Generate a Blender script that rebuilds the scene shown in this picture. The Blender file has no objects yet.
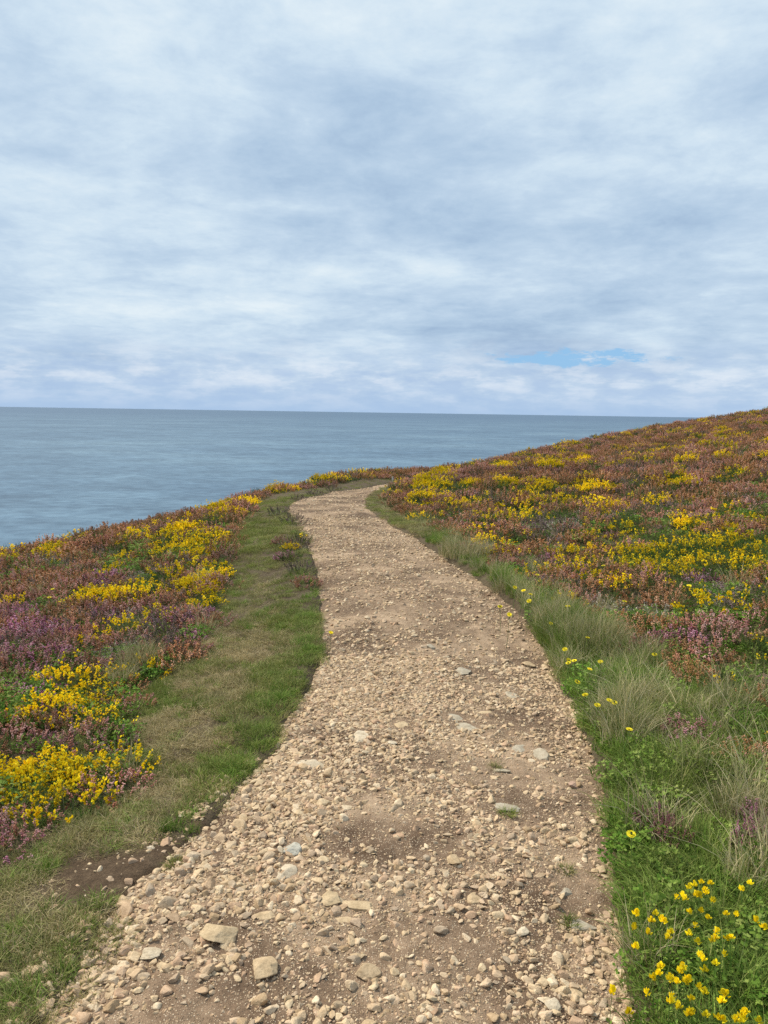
import bpy, math, random
import numpy as np

random.seed(7)
rng = np.random.default_rng(7)
W, H = 768, 1024
scene = bpy.context.scene
COL = scene.collection
R = math.radians

# ------------------------------------------------------------------ camera
F = 773.0
CAM = np.array([0.0, 0.0, 1.6])
PITCH = math.atan((512 - 412) / F)
ROLL = R(0.88)
fwd = np.array([0, math.cos(PITCH), -math.sin(PITCH)])
r0 = np.array([1.0, 0, 0])
u0 = np.cross(r0, fwd)
rgt = r0 * math.cos(ROLL) + u0 * math.sin(ROLL)
upv = u0 * math.cos(ROLL) - r0 * math.sin(ROLL)

cam_d = bpy.data.cameras.new("camera")
cam_o = bpy.data.objects.new("camera", cam_d)
COL.objects.link(cam_o)
cam_d.sensor_fit = 'VERTICAL'
cam_d.sensor_height = 36.0
cam_d.lens = 36.0 * F / H
cam_d.clip_start = 0.05
cam_d.clip_end = 200000
from mathutils import Matrix, Vector
m = Matrix(((rgt[0], upv[0], -fwd[0], CAM[0]), (rgt[1], upv[1], -fwd[1], CAM[1]),
            (rgt[2], upv[2], -fwd[2], CAM[2]), (0, 0, 0, 1)))
cam_o.matrix_world = m
scene.camera = cam_o


def ray(px, py):
    return fwd + rgt * ((px - W / 2) / F) - upv * ((py - H / 2) / F)


def project(P):
    d = P - CAM
    z = np.maximum(d @ fwd, 1e-3)
    return W / 2 + F * (d @ rgt) / z, H / 2 - F * (d @ upv) / z, d @ fwd


# ------------------------------------------------------------------ noise
class VNoise:
    def __init__(self, seed):
        r = np.random.default_rng(seed)
        self.t = r.random((256, 256))

    def __call__(self, x, y, octaves=1):
        x = np.asarray(x, float); y = np.asarray(y, float)
        out = 0; amp = 1; tot = 0
        for o in range(octaves):
            xi = np.floor(x).astype(int); yi = np.floor(y).astype(int)
            fx = x - xi; fy = y - yi
            fx = fx * fx * (3 - 2 * fx); fy = fy * fy * (3 - 2 * fy)
            t = self.t
            a = t[xi % 256, yi % 256]; b = t[(xi + 1) % 256, yi % 256]
            c = t[xi % 256, (yi + 1) % 256]; d = t[(xi + 1) % 256, (yi + 1) % 256]
            out = out + amp * ((a * (1 - fx) + b * fx) * (1 - fy) + (c * (1 - fx) + d * fx) * fy)
            tot += amp; amp *= 0.5
            x = x * 2.03 + 17.3; y = y * 2.03 + 5.1
        return out / tot


N1, N2, N3, N4, N5 = [VNoise(s) for s in (1, 2, 3, 4, 5)]


def sstep(a, b, x):
    t = np.clip((x - a) / (b - a), 0, 1)
    return t * t * (3 - 2 * t)


# ------------------------------------------------------------------ terrain
def path_z(Y):
    Y = np.asarray(Y, float)
    a = -0.0025 * np.clip(Y - 8, 0, 10) ** 2
    return a - 0.05 * np.clip(Y - 18, 0, None)


def on_path(px, py):
    d = ray(px, py)
    t = np.linspace(0.5, 80, 20000)
    P = CAM[None] + d[None] * t[:, None]
    k = np.argmax(P[:, 2] < path_z(P[:, 1]))
    return P[k]


LEFT_PX = [(40, 1024), (62, 985), (88, 950), (112, 915), (140, 880), (178, 850), (212, 822), (246, 785), (272, 748),
           (298, 708), (320, 675), (326, 640), (321, 600), (314, 560), (306, 536), (292, 515), (288, 506), (302, 497.5),
           (340, 490.5), (385, 483)]
RIGHT_PX = [(624, 1024), (622, 960), (615, 880), (603, 800), (585, 730), (560, 670), (530, 625), (490, 590),
            (450, 560), (410, 535), (380, 518), (364, 505), (366, 498), (386, 489), (413, 481.5)]
EL = np.array([on_path(*p) for p in LEFT_PX])
ER = np.array([on_path(*p) for p in RIGHT_PX])
# carry the path on behind the camera and round the hill beyond
EL2 = [[-1.05, -5, 0], [-1.0, -1, 0]] + EL.tolist() + [[1.2, EL[-1][1] + 2.2, 0], [3.2, EL[-1][1] + 3.0, 0], [6.0, EL[-1][1] + 2.4, 0]]
ER2 = [[0.9, -5, 0], [0.75, -1, 0]] + ER.tolist() + [[2.6, ER[-1][1] + .5, 0], [6.0, ER[-1][1] - .3, 0]]
EL2 = np.array(EL2)[:, :2]; ER2 = np.array(ER2)[:, :2]


def smooth_line(P, n=90):
    d = np.r_[0, np.cumsum(np.linalg.norm(np.diff(P, axis=0), axis=1))]
    s = np.linspace(0, d[-1], n) if False else np.interp(np.linspace(0, 1, n), np.linspace(0, 1, len(d)), d)
    q = np.c_[np.interp(s, d, P[:, 0]), np.interp(s, d, P[:, 1])]
    for _ in range(3):
        q[1:-1] = (q[:-2] + 2 * q[1:-1] + q[2:]) / 4
    return q


PL = smooth_line(EL2, 100); PR = smooth_line(ER2, 100)
POLY = np.vstack([PL, PR[::-1]])


def path_dist(x, y):
    """signed distance to the path's outline, positive inside; also 1 if the right-hand side is nearer"""
    x = np.asarray(x, float).ravel(); y = np.asarray(y, float).ravel()
    best = np.full(x.shape, 1e9); inside = np.zeros(x.shape, bool)
    bl = np.full(x.shape, 1e9); br = np.full(x.shape, 1e9)
    n = len(POLY)
    for i in range(n):
        a = POLY[i]; b = POLY[(i + 1) % n]
        ab = b - a
        t = np.clip(((x - a[0]) * ab[0] + (y - a[1]) * ab[1]) / (ab @ ab + 1e-12), 0, 1)
        dd = np.hypot(x - a[0] - ab[0] * t, y - a[1] - ab[1] * t)
        if i < len(PL) - 1:
            bl = np.minimum(bl, dd)
        elif len(PL) <= i < n - 1:
            br = np.minimum(br, dd)
        best = np.minimum(best, dd)
        c = ((a[1] > y) != (b[1] > y))
        with np.errstate(divide='ignore', invalid='ignore'):
            xi = (b[0] - a[0]) * (y - a[1]) / (b[1] - a[1] + 1e-15) + a[0]
        inside ^= (c & (x < xi))
    return np.where(inside, best, -best), br < bl


def P_at(px, py, Y, dz=0.0):
    d = ray(px, py)
    t = (Y - CAM[1]) / d[1]
    p = CAM + d * t
    return [p[0], p[1], p[2] + dz]


ctrl = []
for p in EL[:12:2].tolist() + EL[12:].tolist() + ER[:8:2].tolist() + ER[8:].tolist() + ((EL[-5:] + ER[-5:]) / 2).tolist():
    ctrl.append([p[0], p[1], float(path_z(p[1]))])
for X in (-3, -1, 1, 3):
    ctrl.append([X, -3, 0.02 * X])
ctrl += [[-6, 0, -0.35], [-12, 4, -1.6], [6, 0, 0.7], [12, 3, 2.0], [20, 12, 3.6], [-14, 10, -2.3],
         [-7, -6, -0.4], [8, -6, 0.8], [24, 25, 4.2], [4.2, 22.5, -0.62], P_at(440, 477, 17.5, -.12), P_at(480, 468, 18.5, -.1)]
# left
ctrl += [P_at(0, 830, 2.95), P_at(0, 700, 4.6), P_at(0, 620, 6.4, -.12), P_at(0, 580, 8.6, -.15),
         P_at(100, 700, 4.7), P_at(100, 600, 7.3, -.1), P_at(200, 600, 7.4, -.02), P_at(230, 540, 10.4, 0),
         P_at(0, 900, 2.45), P_at(100, 800, 3.3)]
# right
ctrl += [P_at(768, 1000, 1.95, 0), P_at(768, 850, 2.6, -.05), P_at(768, 700, 3.75, -.08), P_at(768, 600, 5.3, -.1), P_at(768, 500, 10.5, -.1),
         P_at(768, 440, 25, -.1), P_at(768, 420, 32, -.1), P_at(600, 500, 13.5, -.1), P_at(600, 560, 8.4, -.06), P_at(620, 650, 5.0, -.1),
         P_at(500, 500, 14.0, -.08), P_at(450, 515, 12.3, -.05), P_at(560, 470, 20, -.1), P_at(680, 450, 22, -.1),
         P_at(690, 520, 9.7, -.1)]
# silhouettes: pixel, distance along Y
SIL = [(-400, 640, 9, -.1), (-200, 600, 10.5, -.1), (-60, 562, 12.5, -.12), (0, 558, 14, -.14), (50, 545, 15, -.14), (100, 529, 16, -.14),
       (180, 520, 17, -.14), (220, 503, 17.8, -.14), (262, 489, 19, -.12), (300, 482, 21, -.14), (330, 475, 23.5, -.13),
       (365, 471, 26, -.12), (400, 470, 30, -.1), (430, 470, 29, -.12), (460, 464, 27, -.14), (500, 455.5, 29, -.14), (560, 443.5, 32, -.14), (600, 435.5, 34, -.14),
       (640, 428, 36, -.14), (700, 418.5, 38, -.14), (768, 408.5, 39, -.14), (900, 392, 40, -.14), (1200, 360, 36, -.14)]
sil_w = np.array([P_at(*s) for s in SIL])
ctrl += sil_w.tolist()
ctrl = np.array(ctrl)
EPS = 1e-2


def tps(r):
    return r * r * np.log(r + 1e-9)


nC = len(ctrl)
D = np.hypot(ctrl[:, None, 0] - ctrl[None, :, 0], ctrl[:, None, 1] - ctrl[None, :, 1])
A = np.zeros((nC + 3, nC + 3))
A[:nC, :nC] = tps(D) + np.eye(nC) * 0.006
A[:nC, nC] = 1; A[:nC, nC + 1:] = ctrl[:, :2]; A[nC, :nC] = 1; A[nC + 1:, :nC] = ctrl[:, :2].T
WGT = np.linalg.solve(A, np.r_[ctrl[:, 2], 0, 0, 0])


def rbf(x, y):
    out = np.empty(x.shape)
    for i in range(0, len(x), 40000):
        xx = x[i:i + 40000]; yy = y[i:i + 40000]
        r = np.hypot(xx[:, None] - ctrl[None, :, 0], yy[:, None] - ctrl[None, :, 1])
        out[i:i + 40000] = tps(r) @ WGT[:nC] + WGT[nC] + WGT[nC + 1] * xx + WGT[nC + 2] * yy
    return out


sil_az = np.arctan2(sil_w[:, 0], sil_w[:, 1]); sil_r = np.hypot(sil_w[:, 0], sil_w[:, 1])
o_ = np.argsort(sil_az); sil_az = sil_az[o_]; sil_r = sil_r[o_]
AZ_X = np.r_[-math.pi, -2.2, -1.4, sil_az, 1.3, 2.2, math.pi]
AZ_R = np.r_[14, 11, 9.5, sil_r, 34, 20, 14]


def base_raw(x, y):
    r = np.hypot(x, y); az = np.arctan2(x, y)
    rc = np.interp(az, AZ_X, AZ_R)
    k = np.minimum(1, rc / np.maximum(r, 1e-6))
    z = rbf(x * k, y * k)
    e = np.maximum(r - rc, 0)
    drop = 0.22 * e + 0.045 * e * e
    return z - np.minimum(drop, 95)


GX0, GX1, GY0, GY1, GS = -22.0, 30.0, -8.0, 50.0, 0.1
gx = np.arange(GX0, GX1 + GS, GS); gy = np.arange(GY0, GY1 + GS, GS)
GG = np.meshgrid(gx, gy, indexing='ij')
GZ = base_raw(GG[0].ravel(), GG[1].ravel()).reshape(GG[0].shape)


def base(x, y):
    x = np.asarray(x, float); y = np.asarray(y, float)
    fx = np.clip((x - GX0) / GS, 0, len(gx) - 1.001); fy = np.clip((y - GY0) / GS, 0, len(gy) - 1.001)
    xi = fx.astype(int); yi = fy.astype(int); a = fx - xi; b = fy - yi
    z = (GZ[xi, yi] * (1 - a) + GZ[xi + 1, yi] * a) * (1 - b) + (GZ[xi, yi + 1] * (1 - a) + GZ[xi + 1, yi + 1] * a) * b
    return z


def path_top(x, y):
    return (base(x, y) + 0.03 * (N1(x * 1.7, y * 1.7, 2) - .5) + 0.016 * (N2(x * 9, y * 9, 2) - .5)
            + 0.012 * (N3(x * 31, y * 31, 2) - .5) - 0.012)


def ground_top(x, y, d=None, right=None):
    if d is None:
        d, right = path_dist(x, y)
    b = base(x, y)
    out = np.maximum(-d, 0)
    lip = np.where(right, 0.055, np.where(y < 3.6, 0.008, 0.035)) * (1 - .75 * sstep(9, 13, y))
    g = b + lip * sstep(0.0, 0.10, out) + 0.05 * (N1(x * 1.1 + 9, y * 1.1, 3) - .5) * sstep(0, .6, out) + 0.02 * (N2(x * 7, y * 7, 2) - .5) * sstep(0, .2, out)
    g = g + 0.14 * (N4(x * .8, y * .8, 2) - .5) * sstep(.6, 2.2, out)
    carve = -0.10 * sstep(-0.02, 0.07, d)
    return np.where(d > -0.02, np.minimum(g, b) + carve, g)


def edge_jit(x, y):
    return 0.10 * (N5(x * 3.1, y * 3.1, 3) - .5)


def hit(px, py, h=0.0):
    d = ray(px, py)
    t = np.concatenate([np.linspace(1.0, 12, 2600), np.linspace(12, 70, 2600)])
    P = CAM[None] + d[None] * t[:, None]
    z = base(P[:, 0], P[:, 1]) + h
    b = P[:, 2] < z
    if not b.any():
        return None
    return P[np.argmax(b)]


# ------------------------------------------------------------------ mesh helpers
def mesh_from(name, V, Fq, mats, attrs=None, midx=None, smooth=False):
    """V (n,3); Fq: (k,m) array or a list of such arrays"""
    me = bpy.data.meshes.new(name)
    if not isinstance(Fq, list):
        Fq = [Fq]
    loops = np.concatenate([f.ravel() for f in Fq]).astype(np.int32)
    tot = np.concatenate([np.full(len(f), f.shape[1]) for f in Fq]).astype(np.int32)
    st = np.r_[0, np.cumsum(tot)[:-1]].astype(np.int32)
    me.vertices.add(len(V)); me.vertices.foreach_set('co', np.asarray(V, np.float32).ravel())
    me.loops.add(len(loops)); me.loops.foreach_set('vertex_index', loops)
    me.polygons.add(len(tot)); me.polygons.foreach_set('loop_start', st); me.polygons.foreach_set('loop_total', tot)
    if midx is not None:
        me.polygons.foreach_set('material_index', np.asarray(midx, np.int32))
    me.polygons.foreach_set('use_smooth', np.full(len(tot), smooth))
    for k, v in (attrs or {}).items():
        a = me.attributes.new(k, 'FLOAT', 'POINT'); a.data.foreach_set('value', np.asarray(v, np.float32))
    for mt in (mats if isinstance(mats, (list, tuple)) else [mats]):
        me.materials.append(mt)
    me.update(calc_edges=True)
    me.validate()
    return me


def link(name, data, parent=None, loc=None, rot=None, scl=None, **props):
    o = bpy.data.objects.new(name, data)
    COL.objects.link(o)
    if parent is not None:
        o.parent = parent
    if loc is not None:
        o.location = loc
    if rot is not None:
        o.rotation_euler = rot
    if scl is not None:
        o.scale = scl if hasattr(scl, '__len__') else (scl,) * 3
    for k, v in props.items():
        if v is not None:
            o[k] = v
    return o


# ------------------------------------------------------------------ materials
def newmat(name):
    mt = bpy.data.materials.new(name); mt.use_nodes = True
    nt = mt.node_tree
    for n in list(nt.nodes):
        nt.nodes.remove(n)
    out = nt.nodes.new('ShaderNodeOutputMaterial')
    return mt, nt, out


class NB:
    def __init__(self, nt):
        self.nt = nt

    def n(self, t, **kw):
        nd = self.nt.nodes.new(t)
        for k, v in kw.items():
            if k.startswith('i_'):
                nd.inputs[k[2:].replace('_', ' ')].default_value = v
            else:
                setattr(nd, k, v)
        return nd

    def l(self, a, b):
        self.nt.links.new(a, b)

    def noise(self, vec, scale, detail=4, rough=.6, **kw):
        nd = self.n('ShaderNodeTexNoise'); nd.inputs['Scale'].default_value = scale
        nd.inputs['Detail'].default_value = detail; nd.inputs['Roughness'].default_value = rough
        if vec is not None:
            self.l(vec, nd.inputs['Vector'])
        return nd.outputs['Fac']

    def ramp(self, fac, stops, interp='LINEAR'):
        nd = self.n('ShaderNodeValToRGB'); cr = nd.color_ramp; cr.interpolation = interp
        while len(cr.elements) < len(stops):
            cr.elements.new(0.5)
        for e, (p, c) in zip(cr.elements, stops):
            e.position = p; e.color = (*c, 1) if len(c) == 3 else c
        self.l(fac, nd.inputs['Fac'])
        return nd.outputs['Color']

    def mix(self, fac, a, b, typ='MIX'):
        nd = self.n('ShaderNodeMix', data_type='RGBA', blend_type=typ)
        for sock, v in ((nd.inputs[0], fac), (nd.inputs[6], a), (nd.inputs[7], b)):
            if isinstance(v, (int, float)):
                sock.default_value = v
            elif isinstance(v, tuple):
                sock.default_value = (*v, 1) if len(v) == 3 else v
            else:
                self.l(v, sock)
        return nd.outputs[2]

    def math(self, op, a, b=0.0, c=0.0):
        nd = self.n('ShaderNodeMath', operation=op)
        for s, v in zip(nd.inputs, (a, b, c)):
            if isinstance(v, (int, float)):
                s.default_value = v
            else:
                self.l(v, s)
        return nd.outputs[0]


def leaf_mat(name, cols, cols2=None, nscale=1.5, transl=0.25, rough=.6, tip=None, posn=0.5):
    """colour ramp over the per-leaf random value, shifted towards cols2 by a world noise"""
    mt, nt, out = newmat(name); b = NB(nt)
    at = b.n('ShaderNodeAttribute', attribute_name='rnd').outputs['Fac']
    n = len(cols)
    col = b.ramp(at, [(i / max(1, n - 1), c) for i, c in enumerate(cols)])
    geo = b.n('ShaderNodeNewGeometry').outputs['Position']
    if cols2:
        c2 = b.ramp(at, [(i / max(1, len(cols2) - 1), c) for i, c in enumerate(cols2)])
        nz = b.noise(geo, nscale, 3, .6)
        f = b.ramp(nz, [(posn - .12, (0, 0, 0)), (posn + .12, (1, 1, 1))])
        col = b.mix(f, col, c2)
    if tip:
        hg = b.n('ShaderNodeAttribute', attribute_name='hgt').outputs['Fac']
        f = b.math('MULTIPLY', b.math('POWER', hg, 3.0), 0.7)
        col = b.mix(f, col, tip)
    oi = b.n('ShaderNodeObjectInfo').outputs['Random']
    br = b.ramp(oi, [(0, (.70, .70, .70)), (1, (1.3, 1.3, 1.3))])
    col = b.mix(1.0, col, br, 'MULTIPLY')
    p = b.n('ShaderNodeBsdfPrincipled'); b.l(col, p.inputs['Base Color'])
    p.inputs['Roughness'].default_value = rough; p.inputs['Specular IOR Level'].default_value = .08
    if transl > 0:
        t = b.n('ShaderNodeBsdfTranslucent'); b.l(col, t.inputs['Color'])
        ms = b.n('ShaderNodeMixShader'); ms.inputs[0].default_value = transl
        b.l(p.outputs[0], ms.inputs[1]); b.l(t.outputs[0], ms.inputs[2]); b.l(ms.outputs[0], out.inputs[0])
    else:
        b.l(p.outputs[0], out.inputs[0])
    return mt


M = {}
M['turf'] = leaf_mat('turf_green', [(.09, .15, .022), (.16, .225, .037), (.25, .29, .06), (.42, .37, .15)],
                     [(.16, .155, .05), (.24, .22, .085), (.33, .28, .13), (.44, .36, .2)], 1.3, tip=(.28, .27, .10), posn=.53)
M['turf_dry'] = leaf_mat('turf_dry', [(.24, .20, .085), (.36, .29, .14), (.47, .37, .20), (.56, .45, .27)],
                         [(.18, .18, .06), (.29, .26, .10), (.42, .34, .17), (.50, .40, .23)], 1.8, posn=.55)
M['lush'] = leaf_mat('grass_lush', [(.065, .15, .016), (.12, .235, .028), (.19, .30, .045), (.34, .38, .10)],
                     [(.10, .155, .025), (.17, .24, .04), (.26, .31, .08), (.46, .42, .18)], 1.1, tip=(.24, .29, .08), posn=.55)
M['straw'] = leaf_mat('grass_straw', [(.16, .2, .06), (.34, .32, .14), (.50, .42, .23), (.62, .54, .34)], None)
M['hleaf'] = leaf_mat('heather_leaf', [(.04, .075, .018), (.075, .12, .03), (.12, .165, .045), (.21, .20, .085)],
                      [(.07, .055, .025), (.11, .095, .04), (.16, .14, .07), (.22, .18, .11)], 2.2, transl=.15)
M['twig'] = leaf_mat('heather_twig', [(.10, .075, .055), (.2, .16, .13)], None, transl=0)
M['greytwig'] = leaf_mat('grey_twig', [(.26, .22, .17), (.40, .35, .28), (.54, .48, .39)], None, transl=0)
M['f_purple'] = leaf_mat('heather_purple', [(.32, .09, .17), (.54, .20, .32), (.68, .34, .46), (.78, .52, .58)],
                         [(.30, .11, .11), (.46, .21, .20), (.58, .33, .30), (.46, .26, .15)], 3.0, posn=.56)
M['f_pink'] = leaf_mat('heather_pink', [(.34, .12, .11), (.54, .24, .21), (.68, .37, .32), (.76, .52, .45)],
                       [(.38, .15, .07), (.58, .28, .14), (.70, .40, .22), (.52, .21, .24)], 2.5, posn=.5)
M['f_rust'] = leaf_mat('heather_rust', [(.36, .14, .06), (.58, .27, .125), (.72, .41, .23), (.80, .56, .38)],
                       [(.28, .13, .05), (.44, .22, .09), (.60, .33, .17), (.62, .29, .2)], 1.6, posn=.52)
M['f_faded'] = leaf_mat('heather_faded', [(.16, .12, .09), (.26, .19, .15), (.34, .25, .21), (.42, .27, .29)], None)
M['g_spine'] = leaf_mat('gorse_spine', [(.035, .085, .014), (.065, .135, .022), (.10, .18, .03), (.18, .23, .06)],
                        [(.06, .085, .025), (.09, .12, .035), (.12, .14, .045), (.18, .17, .08)], 1.5, transl=.15)
M['g_flower'] = leaf_mat('gorse_flower', [(.82, .52, .01), (.92, .66, .012), (.95, .74, .015), (.95, .80, .04)], None, transl=.3)
M['trefoil'] = leaf_mat('trefoil_petal', [(.90, .64, .01), (.94, .74, .012), (.95, .80, .03)], None, transl=.25)
M['hawk'] = leaf_mat('hawkbit_petal', [(.82, .66, .02), (.88, .76, .05)], None, transl=.25)
M['stem'] = leaf_mat('green_stem', [(.07, .13, .03), (.12, .18, .05)], None, transl=0)


def stone_mat(name, cols, spread=1.0):
    mt, nt, out = newmat(name); b = NB(nt)
    oi = b.n('ShaderNodeObjectInfo').outputs['Random']
    tc = b.n('ShaderNodeTexCoord').outputs['Object']
    col = b.ramp(oi, [(i / (len(cols) - 1), c) for i, c in enumerate(cols)])
    geo = b.n('ShaderNodeNewGeometry').outputs['Position']
    n1 = b.noise(geo, 28, 5, .65); n2 = b.noise(geo, 160, 4, .7); n3 = b.noise(geo, 420, 2, .6)
    c2 = b.mix(1.0, col, b.ramp(n1, [(.3, (.74, .70, .64)), (.7, (1.18, 1.17, 1.16))]), 'MULTIPLY')
    c3 = b.mix(1.0, c2, b.ramp(n2, [(.35, (.82, .80, .77)), (.62, (1.10, 1.10, 1.10))]), 'MULTIPLY')
    rust = b.ramp(b.noise(geo, 45, 3, .6), [(.58, (0, 0, 0)), (.72, (.5, .5, .5))])
    c4 = b.mix(rust, c3, (.36, .25, .14))
    p = b.n('ShaderNodeBsdfPrincipled'); b.l(c4, p.inputs['Base Color']); p.inputs['Roughness'].default_value = .82
    p.inputs['Specular IOR Level'].default_value = .3
    bp = b.n('ShaderNodeBump'); bp.inputs['Strength'].default_value = .55; bp.inputs['Distance'].default_value = .003
    b.l(b.math('ADD', n2, b.math('MULTIPLY', n3, .5)), bp.inputs['Height']); b.l(bp.outputs[0], p.inputs['Normal'])
    b.l(p.outputs[0], out.inputs[0])
    return mt


M['stone'] = stone_mat('stone_cream', [(.36, .25, .145), (.56, .415, .26), (.62, .485, .315), (.47, .325, .205), (.70, .57, .40), (.49, .325, .21), (.40, .315, .225), (.60, .44, .275)])
M['stone_tan'] = stone_mat('stone_tan', [(.52, .40, .25), (.47, .35, .22)])
M['stone_pale'] = stone_mat('stone_pale', [(.58, .49, .36), (.52, .44, .33)])
M['stone_grey'] = stone_mat('stone_grey', [(.44, .38, .285), (.38, .335, .26)])
M['stone_blue'] = stone_mat('stone_bluegrey', [(.38, .365, .315), (.40, .385, .33)])
M['stone_pink'] = stone_mat('stone_pink', [(.46, .31, .23), (.42, .30, .23)])


def path_mat():
    mt, nt, out = newmat('path_soil'); b = NB(nt)
    geo = b.n('ShaderNodeNewGeometry').outputs['Position']
    n0 = b.noise(geo, 1.6, 4, .6); n1 = b.noise(geo, 14, 5, .65); n2 = b.noise(geo, 90, 5, .7); n3 = b.noise(geo, 330, 3, .6)
    col = b.ramp(n0, [(.38, (.13, .083, .053)), (.5, (.25, .17, .112)), (.62, (.42, .30, .20))])
    col = b.mix(1.0, col, b.ramp(n1, [(.3, (.68, .66, .63)), (.7, (1.25, 1.25, 1.24))]), 'MULTIPLY')
    vor = b.n('ShaderNodeTexVoronoi'); vor.inputs['Scale'].default_value = 165; b.l(geo, vor.inputs['Vector'])
    sp = b.ramp(vor.outputs['Distance'], [(.28, (1, 1, 1)), (.42, (0, 0, 0))])
    sc = b.n('ShaderNodeSeparateColor'); b.l(vor.outputs['Color'], sc.inputs[0])
    pick = b.ramp(sc.outputs[0], [(.42, (0, 0, 0)), (.52, (1, 1, 1))])
    grit = b.ramp(sc.outputs[1], [(0, (.42, .30, .19)), (.5, (.56, .42, .28)), (1, (.68, .55, .40))])
    col = b.mix(b.mix(1.0, sp, pick, 'MULTIPLY'), col, grit)
    col = b.mix(1.0, col, b.ramp(n3, [(.35, (.75, .75, .75)), (.65, (1.18, 1.18, 1.18))]), 'MULTIPLY')
    p = b.n('ShaderNodeBsdfPrincipled'); b.l(col, p.inputs['Base Color']); p.inputs['Roughness'].default_value = .95
    p.inputs['Specular IOR Level'].default_value = .15
    bp = b.n('ShaderNodeBump'); bp.inputs['Strength'].default_value = .8; bp.inputs['Distance'].default_value = .006
    b.l(b.math('ADD', b.math('ADD', n2, b.math('MULTIPLY', n3, .35)), b.math('MULTIPLY', sp, .5)), bp.inputs['Height'])
    b.l(bp.outputs[0], p.inputs['Normal']); b.l(p.outputs[0], out.inputs[0])
    return mt


def ground_mat():
    mt, nt, out = newmat('heath_soil'); b = NB(nt)
    geo = b.n('ShaderNodeNewGeometry').outputs['Position']
    n0 = b.noise(geo, 1.2, 4, .6); n1 = b.noise(geo, 22, 5, .7); n2 = b.noise(geo, 120, 4, .7)
    col = b.ramp(n0, [(.38, (.075, .05, .032)), (.55, (.11, .08, .05)), (.68, (.12, .105, .055))])
    cg = b.ramp(n1, [(.3, (.06, .045, .03)), (.5, (.11, .085, .05)), (.7, (.17, .14, .085))])
    wet = b.n('ShaderNodeAttribute', attribute_name='bare').outputs['Fac']
    col = b.mix(.55, col, cg)
    soil = b.ramp(n1, [(.3, (.065, .042, .025)), (.55, (.11, .073, .044)), (.75, (.17, .118, .074))])
    col = b.mix(wet, col, soil)
    col = b.mix(1.0, col, b.ramp(n2, [(.35, (.7, .7, .7)), (.65, (1.25, 1.25, 1.25))]), 'MULTIPLY')
    p = b.n('ShaderNodeBsdfPrincipled'); b.l(col, p.inputs['Base Color']); p.inputs['Roughness'].default_value = .95
    p.inputs['Specular IOR Level'].default_value = .15
    bp = b.n('ShaderNodeBump'); bp.inputs['Strength'].default_value = .9; bp.inputs['Distance'].default_value = .012
    b.l(b.math('ADD', n1, n2), bp.inputs['Height']); b.l(bp.outputs[0], p.inputs['Normal'])
    b.l(p.outputs[0], out.inputs[0])
    return mt


def sea_mat():
    mt, nt, out = newmat('sea_water'); b = NB(nt)
    geo = b.n('ShaderNodeNewGeometry').outputs['Position']
    mp = b.n('ShaderNodeMapping'); mp.inputs['Scale'].default_value = (.8, 1, 1); mp.inputs['Rotation'].default_value = (0, 0, .25); b.l(geo, mp.inputs['Vector'])
    v = mp.outputs[0]
    big = b.noise(v, .0022, 5, .62); mid = b.noise(v, .014, 4, .6)
    sw = b.noise(v, .09, 3, .6); rip = b.noise(v, .3, 2, .5)
    col = b.ramp(big, [(.36, (.068, .124, .186)), (.5, (.090, .156, .222)), (.64, (.118, .193, .258))])
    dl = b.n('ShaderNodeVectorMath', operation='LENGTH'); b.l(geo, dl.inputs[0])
    off = b.ramp(b.math('DIVIDE', dl.outputs['Value'], 20000.0), [(.05, (0, 0, 0)), (.6, (.75, .75, .75))])  # deeper water offshore; also paints the grazing-view darkening towards the horizon into the colour
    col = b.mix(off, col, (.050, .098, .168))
    col = b.mix(1.0, col, b.ramp(mid, [(.35, (.78, .80, .82)), (.65, (1.2, 1.18, 1.16))]), 'MULTIPLY')
    col = b.mix(1.0, col, b.ramp(sw, [(.36, (.76, .79, .82)), (.64, (1.24, 1.21, 1.18))]), 'MULTIPLY')
    foam = b.ramp(b.noise(v, .33, 5, .75), [(.735, (0, 0, 0)), (.77, (1, 1, 1))])
    col = b.mix(b.math('MULTIPLY', foam, .5), col, (.6, .65, .68))
    p = b.n('ShaderNodeBsdfPrincipled'); b.l(col, p.inputs['Base Color']); p.inputs['Roughness'].default_value = .42
    p.inputs['IOR'].default_value = 1.33; p.inputs['Specular IOR Level'].default_value = .35
    bp = b.n('ShaderNodeBump'); bp.inputs['Strength'].default_value = 1.0; bp.inputs['Distance'].default_value = .9
    b.l(b.math('ADD', sw, b.math('MULTIPLY', rip, .25)), bp.inputs['Height']); b.l(bp.outputs[0], p.inputs['Normal'])
    b.l(p.outputs[0], out.inputs[0])
    return mt


# ------------------------------------------------------------------ zones in the photograph's frame
def in_poly(px, py, poly):
    ins = np.zeros(px.shape, bool); n = len(poly)
    for i in range(n):
        a = poly[i]; b_ = poly[(i + 1) % n]
        c = ((a[1] > py) != (b_[1] > py))
        xi = (b_[0] - a[0]) * (py - a[1]) / (b_[1] - a[1] + 1e-12) + a[0]
        ins ^= c & (px < xi)
    return ins


HEATH_L = [(-900, 1500), (-300, 1010), (-60, 890), (0, 862), (40, 850), (75, 832), (105, 812), (128, 785), (140, 755), (136, 728), (150, 700), (176, 676), (200, 650),
           (214, 625), (222, 600), (226, 570), (236, 540), (244, 512), (262, 497), (290, 492), (310, 489), (345, 483), (385, 478.5), (418, 475), (425, 380), (-900, 380)]
HEATH_R = [(1500, 930), (900, 750), (768, 720), (700, 698), (648, 672), (600, 638), (551, 604), (502, 580), (464, 553), (446, 526), (430, 506), (421, 492),
           (424, 480), (432, 470), (430, 300), (1500, 200)]


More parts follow.
